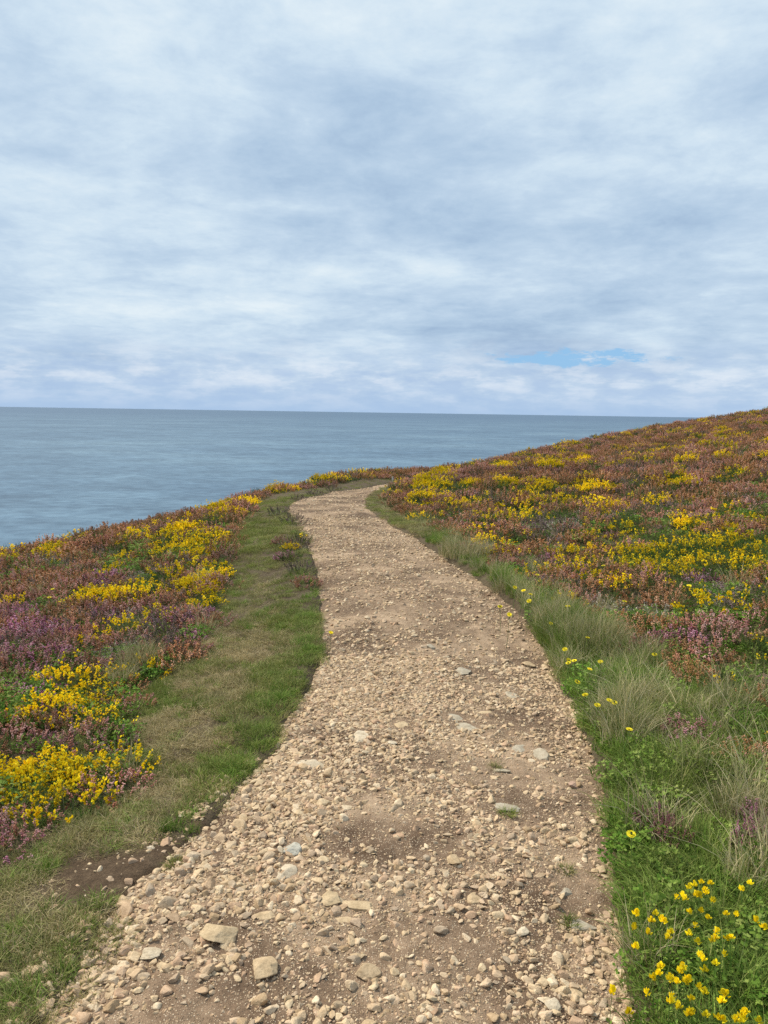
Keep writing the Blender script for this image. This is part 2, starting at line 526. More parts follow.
def ell(px, py, L):
    v = np.zeros(px.shape)
    for (cx, cy, rx, ry, s) in L:
        q = ((px - cx) / rx) ** 2 + ((py - cy) / ry) ** 2
        v = np.maximum(v, s * np.clip(1.35 - q, 0, 1))
    return v


GORSE = [(40, 790, 70, 42, .95), (70, 735, 62, 26, .8), (20, 735, 40, 20, .7), (95, 700, 50, 18, .5), (120, 645, 20, 8, .3),
         (190, 592, 36, 11, 1), (150, 600, 32, 9, .75), (120, 610, 26, 7, .6), (192, 545, 36, 15, 1), (170, 560, 20, 7, .6), (135, 575, 26, 8, .7),
         (228, 512, 26, 8, .8), (212, 524, 16, 5, .8), (268, 487, 26, 6, 1), (205, 530, 20, 6, .6), (60, 556, 16, 5, .7), (25, 549, 14, 4, .8), (36, 560, 12, 4, .6),
         (110, 529, 10, 4, .9), (146, 523, 10, 3, .6), (318, 479, 14, 4, 1), (375, 473, 10, 3, .6), (10, 590, 14, 8, .3), (100, 660, 22, 8, .4),
         (290, 552, 10, 6, .6), (160, 655, 26, 6, .4),
         # right
         (430, 497, 22, 8, .6), (445, 486, 30, 7, .75), (470, 482, 30, 5, .8), (520, 487, 32, 5, .85), (560, 492, 36, 5, .85), (570, 500, 24, 6, .7), (615, 488, 26, 4, .9), (690, 487, 40, 4, .8), (640, 493, 30, 4, .6),
         (560, 470, 26, 3, .8), (640, 470, 22, 3, .6), (680, 466, 20, 3, .7), (583, 459, 12, 3, .9), (540, 464, 10, 3, .6), (640, 436, 16, 3, .7), (720, 434, 10, 4, .7), (733, 440, 12, 4, .8), (730, 462, 16, 4, .9), (707, 466, 14, 4, .6),
         (610, 448, 16, 2, .6), (500, 470, 14, 3, .4), (570, 509, 14, 4, .6), (760, 496, 20, 4, .6), (700, 446, 16, 2, .5), (675, 452, 12, 2, .6),
         (740, 545, 40, 10, .6), (700, 560, 50, 14, .55), (650, 565, 30, 10, .4), (745, 575, 40, 12, .5), (570, 555, 26, 6, .3)]
GREEN = [(175, 548, 12, 10, 1), (120, 780, 20, 26, .5), (190, 575, 12, 5, .7), (150, 640, 30, 14, .4), (520, 497, 30, 7, .9), (450, 492, 26, 7, .9), (700, 570, 75, 22, 1), (745, 560, 50, 24, 1), (740, 478, 20, 4, .8),
         (725, 450, 16, 3, .7), (680, 590, 50, 14, .7), (480, 505, 20, 6, .5), (620, 530, 40, 10, .3), (60, 555, 20, 8, .6), (70, 800, 50, 30, .5), (200, 612, 30, 9, .5), (55, 540, 14, 4, .6), (640, 478, 18, 3, .5)]
PURPLE = [(10, 650, 45, 36, .8), (110, 592, 34, 8, .8), (60, 620, 50, 12, .35), (0, 700, 50, 30, .5), (725, 640, 60, 30, .55), (760, 620, 40, 14, .5), (700, 650, 40, 12, .6), (470, 560, 20, 7, .4)]
FADED = [(40, 565, 30, 5, .8), (110, 595, 16, 4, .6), (170, 552, 10, 8, .9), (140, 586, 16, 5, .7), (150, 630, 50, 12, .8), (120, 665, 40, 12, .5), (540, 537, 34, 10, 1), (640, 568, 30, 7, 1), (590, 545, 30, 8, .7), (735, 605, 40, 14, .9), (620, 520, 50, 8, .5),
         (660, 530, 40, 8, .5), (300, 505, 20, 6, .6), (640, 625, 50, 14, .4), (700, 600, 40, 8, .6)]
SOIL = [(100, 884, 58, 27, 1.2), (150, 858, 34, 13, 1), (60, 905, 26, 16, .6), (178, 826, 20, 8, .9), (255, 655, 22, 7, .3), (190, 752, 22, 6, .35), (248, 605, 14, 4, .3)]
DRY = [(240, 650, 60, 26, 1), (220, 690, 40, 26, .9), (185, 745, 50, 34, 1), (150, 800, 60, 26, .8), (120, 850, 60, 22, .7), (40, 910, 60, 36, .6), (270, 600, 16, 20, .6), (30, 960, 60, 30, .5),
       (700, 712, 70, 18, .9), (660, 735, 40, 12, .6), (740, 700, 60, 16, .7), (760, 880, 30, 10, .3)]


def frame_coords(x, y):
    P = np.c_[x, y, base(x, y)]
    px, py, dep = project(P)
    # soften the painted outlines
    jx = 1.0 / np.maximum(dep, 1.5)
    px = px + F * jx * 0.10 * (N3(x * 2.3, y * 2.3, 2) - .5) * 2
    py = py + F * jx * 0.05 * (N4(x * 2.3, y * 2.3, 2) - .5) * 2
    return px, py, dep


def zones(x, y):
    px, py, dep = frame_coords(x, y)
    behind = dep < 1.0
    hl = in_poly(px, py, HEATH_L) & ~behind; hr = in_poly(px, py, HEATH_R) & ~behind
    hl |= behind & (x < -2.2); hr |= behind & (x > 2.4)
    return px, py, dep, hl, hr


# ------------------------------------------------------------------ ground and path sheets
def polar_axes():
    az = np.r_[np.linspace(-180, -60, 50)[:-1], np.linspace(-60, -38, 30)[:-1], np.linspace(-38, 38, 330), np.linspace(38, 60, 30)[1:], np.linspace(60, 180, 50)[1:]]
    return np.radians(az)


AZ = polar_axes()
RR = np.r_[0.05, 0.3, 0.6, 0.9, np.geomspace(1.1, 48, 330), np.geomspace(49, 105, 40)]
aa, rr = np.meshgrid(AZ, RR, indexing='ij')
gxv = (np.sin(aa) * rr).ravel(); gyv = (np.cos(aa) * rr).ravel()
dpv, rside = path_dist(gxv, gyv)
gzv = np.where(rr.ravel() < 21, 0, 0).astype(float)
inner = (gxv > GX0) & (gxv < GX1 - .2) & (gyv > GY0) & (gyv < GY1 - .2)
gzv = base_raw(gxv, gyv)
gt = ground_top(gxv, gyv, dpv + edge_jit(gxv, gyv), rside)
gzv = np.where(inner, gt, gzv)
gzv = np.maximum(gzv, -90)
na, nr = aa.shape
idx = np.arange(na * nr).reshape(na, nr)
q = np.stack([idx[:-1, :-1], idx[:-1, 1:], idx[1:, 1:], idx[1:, :-1]], -1).reshape(-1, 4)[:, ::-1]
fpx, fpy, fdep = frame_coords(gxv, gyv)
bare = ell(fpx, fpy, SOIL) * (fdep > .5)
me = mesh_from('ground', np.c_[gxv, gyv, gzv], q, ground_mat(), {'bare': bare}, smooth=True)
link('ground', me, kind='structure')

# path sheet
AZp = np.radians(np.r_[np.linspace(-180, -38, 60)[:-1], np.linspace(-38, 30, 520), np.linspace(30, 180, 60)[1:]])
RRp = np.r_[0.05, .3, .6, .9, np.geomspace(1.1, 42, 520)]
aa, rr = np.meshgrid(AZp, RRp, indexing='ij')
pxv = (np.sin(aa) * rr).ravel(); pyv = (np.cos(aa) * rr).ravel()
dd, _ = path_dist(pxv, pyv)
dd = dd + edge_jit(pxv, pyv)
keep = dd > -0.10
idx = np.arange(len(pxv)).reshape(aa.shape)
q = np.stack([idx[:-1, :-1], idx[:-1, 1:], idx[1:, 1:], idx[1:, :-1]], -1).reshape(-1, 4)[:, ::-1]
q = q[keep[q].all(axis=1)]
used = np.unique(q); remap = np.zeros(len(pxv), int); remap[used] = np.arange(len(used))
zz = path_top(pxv, pyv) - 0.05 * sstep(-0.015, -0.10, dd)
me = mesh_from('path', np.c_[pxv, pyv, zz][used], remap[q], path_mat(), smooth=True)
link('path', me, kind='structure')

# sea
n = 60
g = np.sign(np.linspace(-1, 1, n)) * np.abs(np.linspace(-1, 1, n)) ** 3 * 90000
sx, sy = np.meshgrid(g, g, indexing='ij')
idx = np.arange(n * n).reshape(n, n)
q = np.stack([idx[:-1, :-1], idx[1:, :-1], idx[1:, 1:], idx[:-1, 1:]], -1).reshape(-1, 4)
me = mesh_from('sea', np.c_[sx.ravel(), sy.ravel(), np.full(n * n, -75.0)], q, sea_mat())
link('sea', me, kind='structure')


# ------------------------------------------------------------------ plant meshes
def blades(n, radius, hmin, hmax, width, lean=.5, segs=3, seed=0, curl=1.0, flat=False):
    r = np.random.default_rng(seed)
    V = []; T = []; Q = []; rnd = []; hgt = []
    a = r.random(n) * 2 * math.pi; rad = radius * np.sqrt(r.random(n))
    bx = np.cos(a) * rad; by = np.sin(a) * rad
    h = r.uniform(hmin, hmax, n) * (1 - .35 * (rad / radius) ** 2)
    da = a + r.normal(0, 1.1, n)
    ln = np.abs(r.normal(lean, lean * .5, n))
    fa = r.random(n) * math.pi
    cols = r.random(n)
    vi = 0
    for i in range(n):
        w = width * r.uniform(.6, 1.3)
        for s in range(segs + 1):
            t = s / segs
            out = ln[i] * h[i] * (t ** (1 + curl * .8))
            z = h[i] * t * (1 - .3 * ln[i] * t)
            cx = bx[i] + math.cos(da[i]) * out; cy = by[i] + math.sin(da[i]) * out
            ww = w * (1 - t ** 1.5) * .5
            if s == segs:
                V.append((cx, cy, z)); rnd.append(cols[i]); hgt.append(1)
            else:
                V.append((cx - math.cos(fa[i]) * ww, cy - math.sin(fa[i]) * ww, z)); V.append((cx + math.cos(fa[i]) * ww, cy + math.sin(fa[i]) * ww, z))
                rnd += [cols[i]] * 2; hgt += [t] * 2
        for s in range(segs - 1):
            Q.append((vi + 2 * s, vi + 2 * s + 1, vi + 2 * s + 3, vi + 2 * s + 2))
        T.append((vi + 2 * segs - 2, vi + 2 * segs - 1, vi + 2 * segs))
        vi += 2 * segs + 1
    return np.array(V), [np.array(Q), np.array(T)], {'rnd': rnd, 'hgt': hgt}


class Geo:
    def __init__(self):
        self.V = []; self.T = []; self.rnd = []; self.n = 0

    def add(self, v, t, c):
        self.V.append(v); self.T.append(np.asarray(t) + self.n); self.rnd.append(np.full(len(v), c)); self.n += len(v)

    def arrays(self):
        return np.vstack(self.V), np.vstack(self.T), np.concatenate(self.rnd)


OCT_T = np.array([(0, 1, 2), (0, 2, 3), (0, 3, 4), (0, 4, 1), (5, 2, 1), (5, 3, 2), (5, 4, 3), (5, 1, 4)])


def basis(d):
    d = d / np.linalg.norm(d)
    a = np.cross(d, [0.3, 0.5, .81]); a /= np.linalg.norm(a)
    return d, a, np.cross(d, a)


def blossom(g, c, d, L, Rr, col):
    d, a, b_ = basis(d)
    v = np.array([c - d * L * .5, c + a * Rr, c + b_ * Rr, c - a * Rr, c - b_ * Rr, c + d * L * .5])
    g.add(v, OCT_T, col)


def leaflet(g, c, d, L, w, col, r):
    d, a, b_ = basis(d)
    s = a * math.cos(r) + b_ * math.sin(r)
    g.add(np.array([c - s * w, c + s * w, c + d * L]), [(0, 1, 2)], col)


def petal(g, c, d, L, w, col, r):
    d, a, b_ = basis(d)
    s = a * math.cos(r) + b_ * math.sin(r)
    g.add(np.array([c, c + d * L * .55 - s * w, c + d * L + s * 0, c + d * L * .55 + s * w]), [(0, 1, 2), (0, 2, 3)], col)


def make_heather(seed, nspr=62, Rb=.20, hh=.14, flw=1.0, leafn=20):
    r = np.random.default_rng(seed)
    fo, fl, tw = Geo(), Geo(), Geo()
    for i in range(nspr):
        a = r.random() * 2 * math.pi; q = math.sqrt(r.random())
        bp = np.array([math.cos(a), math.sin(a), 0]) * q * Rb * .75; bp[2] = -.03
        tilt = q * .75 + r.normal(0, .15)
        a2 = a + r.normal(0, .4)
        d = np.array([math.cos(a2) * math.sin(tilt), math.sin(a2) * math.sin(tilt), math.cos(tilt)])
        L = (hh * (1 - .35 * q * q) + .03) * r.uniform(.75, 1.25)
        top = bp + d * L
        leaflet(tw, bp, d, L, .0016, r.random(), r.random() * 3)
        cs = r.random()
        for k in range(leafn):
            t = r.uniform(.25, .95); c = bp + d * L * t + r.normal(0, .006, 3)
            leaflet(fo, c, d + r.normal(0, .6, 3), r.uniform(.012, .024), r.uniform(.002, .004), r.random(), r.random() * 3)
        if r.random() < flw:
            for k in range(int(r.integers(12, 21))):
                t = r.uniform(.68, 1.05); c = bp + d * L * t + r.normal(0, .0055, 3)
                blossom(fl, c, d + r.normal(0, .8, 3), r.uniform(.009, .014), r.uniform(.004, .0062), np.clip(cs + r.normal(0, .14), 0, 1))
    return dict(foliage=fo, flowers=fl, twigs=tw)


def make_gorse(seed, nspr=85, Rb=.20, hh=.15, flw=.8):
    r = np.random.default_rng(seed)
    fo, fl, tw = Geo(), Geo(), Geo()
    for i in range(nspr):
        a = r.random() * 2 * math.pi; q = math.sqrt(r.random())
        bp = np.array([math.cos(a), math.sin(a), 0]) * q * Rb * .7; bp[2] = -.03
        tilt = q * .8 + r.normal(0, .15); a2 = a + r.normal(0, .4)
        d = np.array([math.cos(a2) * math.sin(tilt), math.sin(a2) * math.sin(tilt), math.cos(tilt)])
        L = (hh * (1 - .3 * q * q) + .03) * r.uniform(.8, 1.2)
        leaflet(tw, bp, d, L, .002, r.random(), r.random() * 3)
        cs = r.random()
        for k in range(24):
            t = r.uniform(.2, 1); c = bp + d * L * t
            leaflet(fo, c, d * .6 + r.normal(0, .6, 3), r.uniform(.014, .030), r.uniform(.0012, .0024), np.clip(cs * .5 + r.random() * .5, 0, 1), r.random() * 3)
        if r.random() < flw:
            for k in range(int(r.integers(5, 13))):
                t = r.uniform(.74, 1.06); c = bp + d * L * t + r.normal(0, .008, 3)
                dd_ = d + r.normal(0, .6, 3); cc = r.random()
                petal(fl, c, dd_, .018, .0085, cc, r.random() * 3)
                petal(fl, c, dd_ + r.normal(0, .35, 3), .015, .0065, cc, r.random() * 3)
                petal(fl, c, dd_ + r.normal(0, .35, 3), .012, .005, cc, r.random() * 3)
    return dict(foliage=fo, flowers=fl, twigs=tw)


def bush_meshes(kind, b, leafm, flm, twm):
    """separate part meshes, and one merged mesh for the far cover"""
    v1, t1, r1 = b['foliage'].arrays(); v3, t3, r3 = b['twigs'].arrays()
    V = np.vstack([v1, v3]); T = np.vstack([t1, t3 + len(v1)]); rn = np.r_[r1, r3]
    mi = np.r_[np.zeros(len(t1)), np.ones(len(t3))]
    hg = np.zeros(len(V))
    fol = mesh_from('foliage', V, T, [leafm, twm], {'rnd': rn, 'hgt': hg}, mi)
    if b['flowers'].n == 0:
        return fol, None, fol
    v2, t2, r2 = b['flowers'].arrays()
    flo = mesh_from('flowers', v2, t2, [flm], {'rnd': r2})
    VV = np.vstack([V, v2]); TT = np.vstack([T, t2 + len(V)])
    mg = mesh_from(kind, VV, TT, [leafm, twm, flm], {'rnd': np.r_[rn, r2]}, np.r_[mi, np.full(len(t2), 2)])
    return fol, flo, mg


# kinds of bush: colour class -> variants
BUSH = {}
for cl, fm, fw, sd in (('purple', 'f_purple', 1.0, 10), ('pink', 'f_pink', .95, 20), ('rust', 'f_rust', .95, 30), ('faded', 'f_faded', .55, 40)):
    BUSH[cl] = []
    for k in range(3):
        b = make_heather(sd + k, flw=fw, leafn=18 if cl != 'faded' else 10)
        BUSH[cl].append(bush_meshes('heather_bush', b, M['hleaf'], M[fm], M['greytwig'] if cl == 'faded' else M['twig']))
BUSH['gold'] = [bush_meshes('gorse_bush', make_gorse(50 + k, flw=.95), M['g_spine'], M['g_flower'], M['twig']) for k in range(3)]
BUSH['mid'] = [bush_meshes('gorse_bush', make_gorse(55 + k, flw=.5), M['g_spine'], M['g_flower'], M['twig']) for k in range(3)]
BUSH['sparse'] = [bush_meshes('gorse_bush', make_gorse(60 + k, flw=.28), M['g_spine'], M['g_flower'], M['twig']) for k in range(3)]
BUSH['green'] = [bush_meshes('gorse_bush', make_gorse(70 + k, flw=0.04), M['g_spine'], M['g_flower'], M['twig']) for k in range(2)]
BUSH['dead'] = [bush_meshes('heather_bush', make_heather(80 + k, flw=0, leafn=5, nspr=110, hh=.12), M['greytwig'], M['f_faded'], M['greytwig']) for k in range(2)]


# ------------------------------------------------------------------ geometry-node scatter (uncountable cover only)
def scatter(name, P, rot, scl, kind_i, meshes, **props):
    me = bpy.data.meshes.new(name)
    me.vertices.add(len(P)); me.vertices.foreach_set('co', np.asarray(P, np.float32).ravel())
    a = me.attributes.new('rot', 'FLOAT_VECTOR', 'POINT'); a.data.foreach_set('vector', np.asarray(rot, np.float32).ravel())
    scl = np.asarray(scl, np.float32)
    if scl.ndim == 1:
        scl = np.repeat(scl[:, None], 3, 1)
    a = me.attributes.new('scl', 'FLOAT_VECTOR', 'POINT'); a.data.foreach_set('vector', scl.ravel())
    a = me.attributes.new('which', 'INT', 'POINT'); a.data.foreach_set('value', np.asarray(kind_i, np.int32))
    o = link(name, me, kind='stuff', **props)
    ng = bpy.data.node_groups.new(name, 'GeometryNodeTree')
    ng.interface.new_socket('Geometry', in_out='INPUT', socket_type='NodeSocketGeometry')
    ng.interface.new_socket('Geometry', in_out='OUTPUT', socket_type='NodeSocketGeometry')
    N = ng.nodes; Lk = ng.links
    gi = N.new('NodeGroupInput'); go = N.new('NodeGroupOutput'); jn = N.new('GeometryNodeJoinGeometry')

    def attr(nm, ty):
        x = N.new('GeometryNodeInputNamedAttribute'); x.data_type = ty; x.inputs['Name'].default_value = nm
        return x.outputs[0]
    wh = attr('which', 'INT'); ro = attr('rot', 'FLOAT_VECTOR'); sc = attr('scl', 'FLOAT_VECTOR')
    for k, mm in enumerate(meshes):
        src = bpy.data.objects.new(name + '_source', mm)
        oi = N.new('GeometryNodeObjectInfo'); oi.inputs['Object'].default_value = src
        oi.inputs['As Instance'].default_value = True
        cp = N.new('FunctionNodeCompare'); cp.data_type = 'INT'; cp.operation = 'EQUAL'
        Lk.new(wh, cp.inputs[2]); cp.inputs[3].default_value = k
        ip = N.new('GeometryNodeInstanceOnPoints')
        Lk.new(gi.outputs[0], ip.inputs['Points']); Lk.new(cp.outputs[0], ip.inputs['Selection'])
        Lk.new(oi.outputs['Geometry'], ip.inputs['Instance'])
        e2r = N.new('FunctionNodeEulerToRotation'); Lk.new(ro, e2r.inputs[0]); Lk.new(e2r.outputs[0], ip.inputs['Rotation'])
        Lk.new(sc, ip.inputs['Scale']); Lk.new(ip.outputs[0], jn.inputs[0])
    Lk.new(jn.outputs[0], go.inputs[0])
    md = o.modifiers.new('scatter', 'NODES'); md.node_group = ng
    return o


def wedge_points(n, rmin, rmax, azmax=34, power=1.0):
    """random points over the view wedge: power 1 = even in area, lower = denser near"""
    az = np.radians(rng.uniform(-azmax, azmax, n))
    u = rng.random(n)
    if power == 0:      # density ~ 1/r^2
        r = rmin * (rmax / rmin) ** u
    elif power == .5:   # density ~ 1/r
        r = rmin + (rmax - rmin) * u
    else:
        r = np.sqrt(rmin ** 2 + (rmax ** 2 - rmin ** 2) * u)
    return np.sin(az) * r, np.cos(az) * r


def crest_mask(x, y, extra=3.0):
    r = np.hypot(x, y); az = np.arctan2(x, y)
    return r < np.interp(az, AZ_X, AZ_R) + extra


def slope_rot(x, y, k=1.0):
    e = .15
    zx = (base(x + e, y) - base(x - e, y)) / (2 * e); zy = (base(x, y + e) - base(x, y - e)) / (2 * e)
    return np.arctan(zy) * k, -np.arctan(zx) * k


# ------------------------------------------------------------------ bushes: where
def poisson(x, y, rad):
    """thin points so that none lies nearer than rad (array) to an accepted one"""
    cell = {}; keep = np.zeros(len(x), bool); cs = .2
    xl = x.tolist(); yl = y.tolist(); rl = rad.tolist()
    for i in range(len(xl)):
        ci = int(math.floor(xl[i] / cs)); cj = int(math.floor(yl[i] / cs)); k = int(math.ceil(rl[i] / cs)); ok = True
        for a in range(ci - k, ci + k + 1):
            for b_ in range(cj - k, cj + k + 1):
                for j in cell.get((a, b_), ()):
                    if (xl[i] - xl[j]) ** 2 + (yl[i] - yl[j]) ** 2 < rl[i] * rl[i]:
                        ok = False; break
                if not ok: break
            if not ok: break
        if ok:
            keep[i] = True; cell.setdefault((ci, cj), []).append(i)
    return keep


bx1, by1 = wedge_points(16000, 2.0, 9, 40, 1); bx2, by2 = wedge_points(52000, 8, 46, 36, 1)
bx = np.r_[bx1, bx2]; by = np.r_[by1, by2]
ok = crest_mask(bx, by, 2.5)
bx, by = bx[ok], by[ok]
px, py, dep, hl, hr = zones(bx, by)
pd, _r = path_dist(bx, by)
stray = (~hl) & (~hr) & (bx > 0) & (pd < -.45) & (dep > 3.2) & (N4(bx * 1.3, by * 1.3, 2) > .5) & (rng.random(len(bx)) < .5)
ok = ((hl | hr) & (pd < -.18)) | stray
bx, by, px, py, dep, hl, hr, pd = [a[ok] for a in (bx, by, px, py, dep, hl, hr, pd)]
rad = np.where(dep < 9, .17, np.where(dep < 18, .21, .25))
k_ = poisson(bx, by, rad)
bx, by, px, py, dep, hl, hr, pd = [a[k_] for a in (bx, by, px, py, dep, hl, hr, pd)]
gv = ell(px, py, GORSE); gr = ell(px, py, GREEN); pu = ell(px, py, PURPLE); fa = ell(px, py, FADED)
nb = len(bx)
gn = N2(bx * .9 + 3, by * .9, 3)
u = rng.random(nb); u2 = rng.random(nb); u3 = rng.random(nb)
cls = np.empty(nb, dtype=object)
hr = hr | ~hl
base_pur = np.where(hl, .12 * sstep(9, 4, dep), .10)
for i in range(nb):
    g_p = gv[i] * ((.8 if py[i] > 660 else .62) if hl[i] else .42) + (.05 if (hr[i] and gn[i] > .56) else 0)
    if u[i] < g_p:
        if px[i] < 210 and py[i] > 640:
            cls[i] = 'gold' if u2[i] < .35 else ('mid' if u2[i] < .85 else 'sparse')
        elif px[i] > 620 and py[i] > 535:
            cls[i] = 'mid' if u2[i] < .12 else ('sparse' if u2[i] < .75 else 'green')
        else:
            cls[i] = 'gold' if u2[i] < (.45 if hl[i] else .36) else ('mid' if u2[i] < .75 else 'sparse')
    elif u[i] < g_p + gr[i] * .85:
        cls[i] = 'green' if u2[i] < .6 else 'sparse'
    elif u3[i] < fa[i] * .8:
        cls[i] = 'dead' if u2[i] < .6 else 'faded'
    elif u3[i] < fa[i] * .8 + pu[i] * .8 + base_pur[i]:
        cls[i] = 'purple' if (u2[i] < .6 or hl[i]) and not (hr[i] and dep[i] > 9) else 'pink'
    else:
        q_ = u2[i]
        if hl[i] and dep[i] < 7:
            cls[i] = 'pink' if q_ < .52 else ('rust' if q_ < .74 else ('sparse' if q_ < .85 else ('green' if q_ < .92 else 'faded')))
        else:
            gg = .34 if (hr[i] and py[i] > 500) else .22
            cls[i] = 'rust' if q_ < .47 else ('pink' if q_ < .92 - gg else ('faded' if q_ < 1 - gg else ('sparse' if q_ < 1 - gg * .55 else 'green')))
bs = np.where(dep < 5, rng.uniform(.55, .9, nb), np.where(dep < 10, rng.uniform(.65, 1.1, nb), rng.uniform(.8, 1.45, nb)))
edge_low = sstep(0, .5, -pd - .15)
bs = bs * (0.6 + .4 * edge_low)
bd, bside = path_dist(bx, by)
bz = ground_top(bx, by, bd, bside)
rx, ry = slope_rot(bx, by)
P3 = np.c_[bx, by, bz + .1]
vx, vy, vd = project(P3)
inframe = (vx > -10) & (vx < W + 10) & (vy > 400) & (vy < H + 10) & crest_mask(bx, by, .3)
size_px = bs * .4 * F / vd
score = np.where(inframe, size_px, 0)
is_g = np.isin(cls, ['gold', 'mid', 'sparse', 'green'])
indiv = np.zeros(nb, bool)
for msk, lim in ((is_g, 230), (~is_g, 290)):
    ii = np.where(msk & (score > 0))[0]
    ii = ii[np.argsort(-score[ii])][:lim]
    indiv[ii] = True

COLOR_TXT = {'purple': 'low heather bush thick with purple bells', 'pink': 'low heather bush with dusty pink bells', 'rust': 'low heather bush with rusty orange bells',
             'faded': 'low heather bush with few faded brownish bells', 'gold': 'gorse bush covered in golden yellow flowers', 'mid': 'green gorse bush half covered in yellow flowers', 'sparse': 'gorse bush with only scattered yellow flowers',
             'green': 'green gorse bush almost without flowers', 'dead': 'bare grey twiggy heather bush without flowers'}


def where_txt(i):
    x_, y_ = vx[i], vy[i]
    if hl[i]:
        if y_ > 735: return 'in the nearest heath at the left border'
        if y_ > 650: return 'on the left heath near the straw tussock'
        if y_ > 590: return 'on the left heath beside the turf strip'
        return 'on the left slope near the sea'
    if y_ > 650: return 'behind the long right border grass'
    if y_ > 590: return 'low on the right hillside above the verge'
    if y_ > 530: return 'halfway up the right hillside'
    return 'high on the right hillside'


PROTO = {}
for i in np.where(indiv)[0]:
    c = cls[i]; v = int(rng.integers(0, len(BUSH[c]))); fol, flo, mg = BUSH[c][v]
    nm = 'gorse_bush' if c in ('gold', 'mid', 'sparse', 'green') else 'heather_bush'
    txt = COLOR_TXT[c] + ' ' + where_txt(i)
    r_ = link(nm, None, loc=(bx[i], by[i], bz[i] - .01), rot=(rx[i] * .7, ry[i] * .7, rng.uniform(0, 6.28)), scl=(bs[i], bs[i], bs[i] * rng.uniform(.8, 1.15)),
              label=txt, category='gorse' if nm == 'gorse_bush' else 'heather', group=txt.replace('bush', 'bushes', 1))
    r_.empty_display_size = .1
    link('foliage', fol, r_)
    if flo is not None:
        link('blossoms', flo, r_, kind='stuff')

for nm, msk in (('gorse_cover', is_g & ~indiv), ('heather_cover', ~is_g & ~indiv)):
    cs_ = ['gold', 'mid', 'sparse', 'green'] if nm == 'gorse_cover' else ['purple', 'pink', 'rust', 'faded', 'dead']
    meshes = []; base_i = {}
    for c in cs_:
        base_i[c] = len(meshes); meshes += [b_[2] for b_ in BUSH[c]]
    ii = np.where(msk)[0]
    which = [base_i[cls[i]] + int(rng.integers(0, len(BUSH[cls[i]]))) for i in ii]
    rot = np.c_[rx[ii] * .7, ry[ii] * .7, rng.uniform(0, 6.28, len(ii))]
    scatter(nm, np.c_[bx[ii], by[ii], bz[ii] - .01], rot, np.c_[bs[ii], bs[ii], bs[ii] * rng.uniform(.8, 1.15, len(ii))], which, meshes)
print('BUSHES', nb, 'indiv', indiv.sum(), {c: int((cls == c).sum()) for c in BUSH})

# ------------------------------------------------------------------ grass
def leafmat(seed):
    r = np.random.default_rng(seed); g = Geo()
    for i in range(110):
        a = r.random() * 6.28; q = .09 * math.sqrt(r.random()); zc = r.uniform(.01, .075)
        c = np.array([math.cos(a) * q, math.sin(a) * q, zc]); aa_ = r.random() * 6.28; cc = r.random()
        for j in range(3):
            an = aa_ + (j - 1) * 1.1
            petal(g, c, np.array([math.cos(an), math.sin(an), r.uniform(-.1, .7)]), r.uniform(.010, .019), r.uniform(.0035, .006), cc, r.random() * .6)
    v, t, rn = g.arrays()
    return mesh_from('leafy_herb', v, t, M['lush'], {'rnd': rn * .8, 'hgt': v[:, 2] * 0})


def tuft(name, mat, *a, **k):
    V, Fc, at = blades(*a, **k)
    return mesh_from(name, V, Fc, mat, at)


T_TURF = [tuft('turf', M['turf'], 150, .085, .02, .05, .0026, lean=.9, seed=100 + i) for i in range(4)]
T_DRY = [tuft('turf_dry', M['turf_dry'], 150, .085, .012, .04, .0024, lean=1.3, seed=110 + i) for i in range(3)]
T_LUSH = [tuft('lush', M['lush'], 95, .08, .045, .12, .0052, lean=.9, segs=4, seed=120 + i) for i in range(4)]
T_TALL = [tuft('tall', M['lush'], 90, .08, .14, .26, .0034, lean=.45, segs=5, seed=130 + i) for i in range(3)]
T_LEAF = [leafmat(150 + i) for i in range(3)]
T_STRAW = [tuft('straw', M['straw'], 100, .08, .13, .27, .0034, lean=.5, segs=5, seed=140 + i) for i in range(3)]
GM = T_TURF + T_DRY + T_LUSH + T_TALL + T_STRAW + T_LEAF
g_off = {'turf': (0, 4), 'dry': (4, 3), 'lush': (7, 4), 'tall': (11, 3), 'straw': (14, 3), 'leaf': (17, 3)}

x1, y1 = wedge_points(16000, 1.4, 6, 42, 1); x2, y2 = wedge_points(26000, 5.5, 17, 34, 1); x3, y3 = wedge_points(22000, 16, 40, 33, 1)
x = np.r_[x1, x2, x3]; y = np.r_[y1, y2, y3]
ok = crest_mask(x, y, 2.5); x, y = x[ok], y[ok]
px, py, dep, hl, hr = zones(x, y)
pd, side = path_dist(x, y); pd = pd + edge_jit(x, y)
bare = ell(px, py, SOIL) * (.45 + 1.1 * N5(x * 9, y * 9, 2)); dry = ell(px, py, DRY); u = rng.random(len(x)); u2 = rng.random(len(x))
TALLZ = ell(px, py, [(600, 645, 45, 22, 1), (545, 655, 34, 40, .5), (570, 640, 40, 30, .6), (470, 563, 34, 14, .7), (440, 545, 30, 16, .5), (640, 665, 60, 16, .4), (620, 730, 20, 40, .3), (520, 600, 30, 20, .5), 
                     (135, 668, 22, 16, .5)])
heath = hl | hr
kind = np.full(len(x), '', dtype=object)
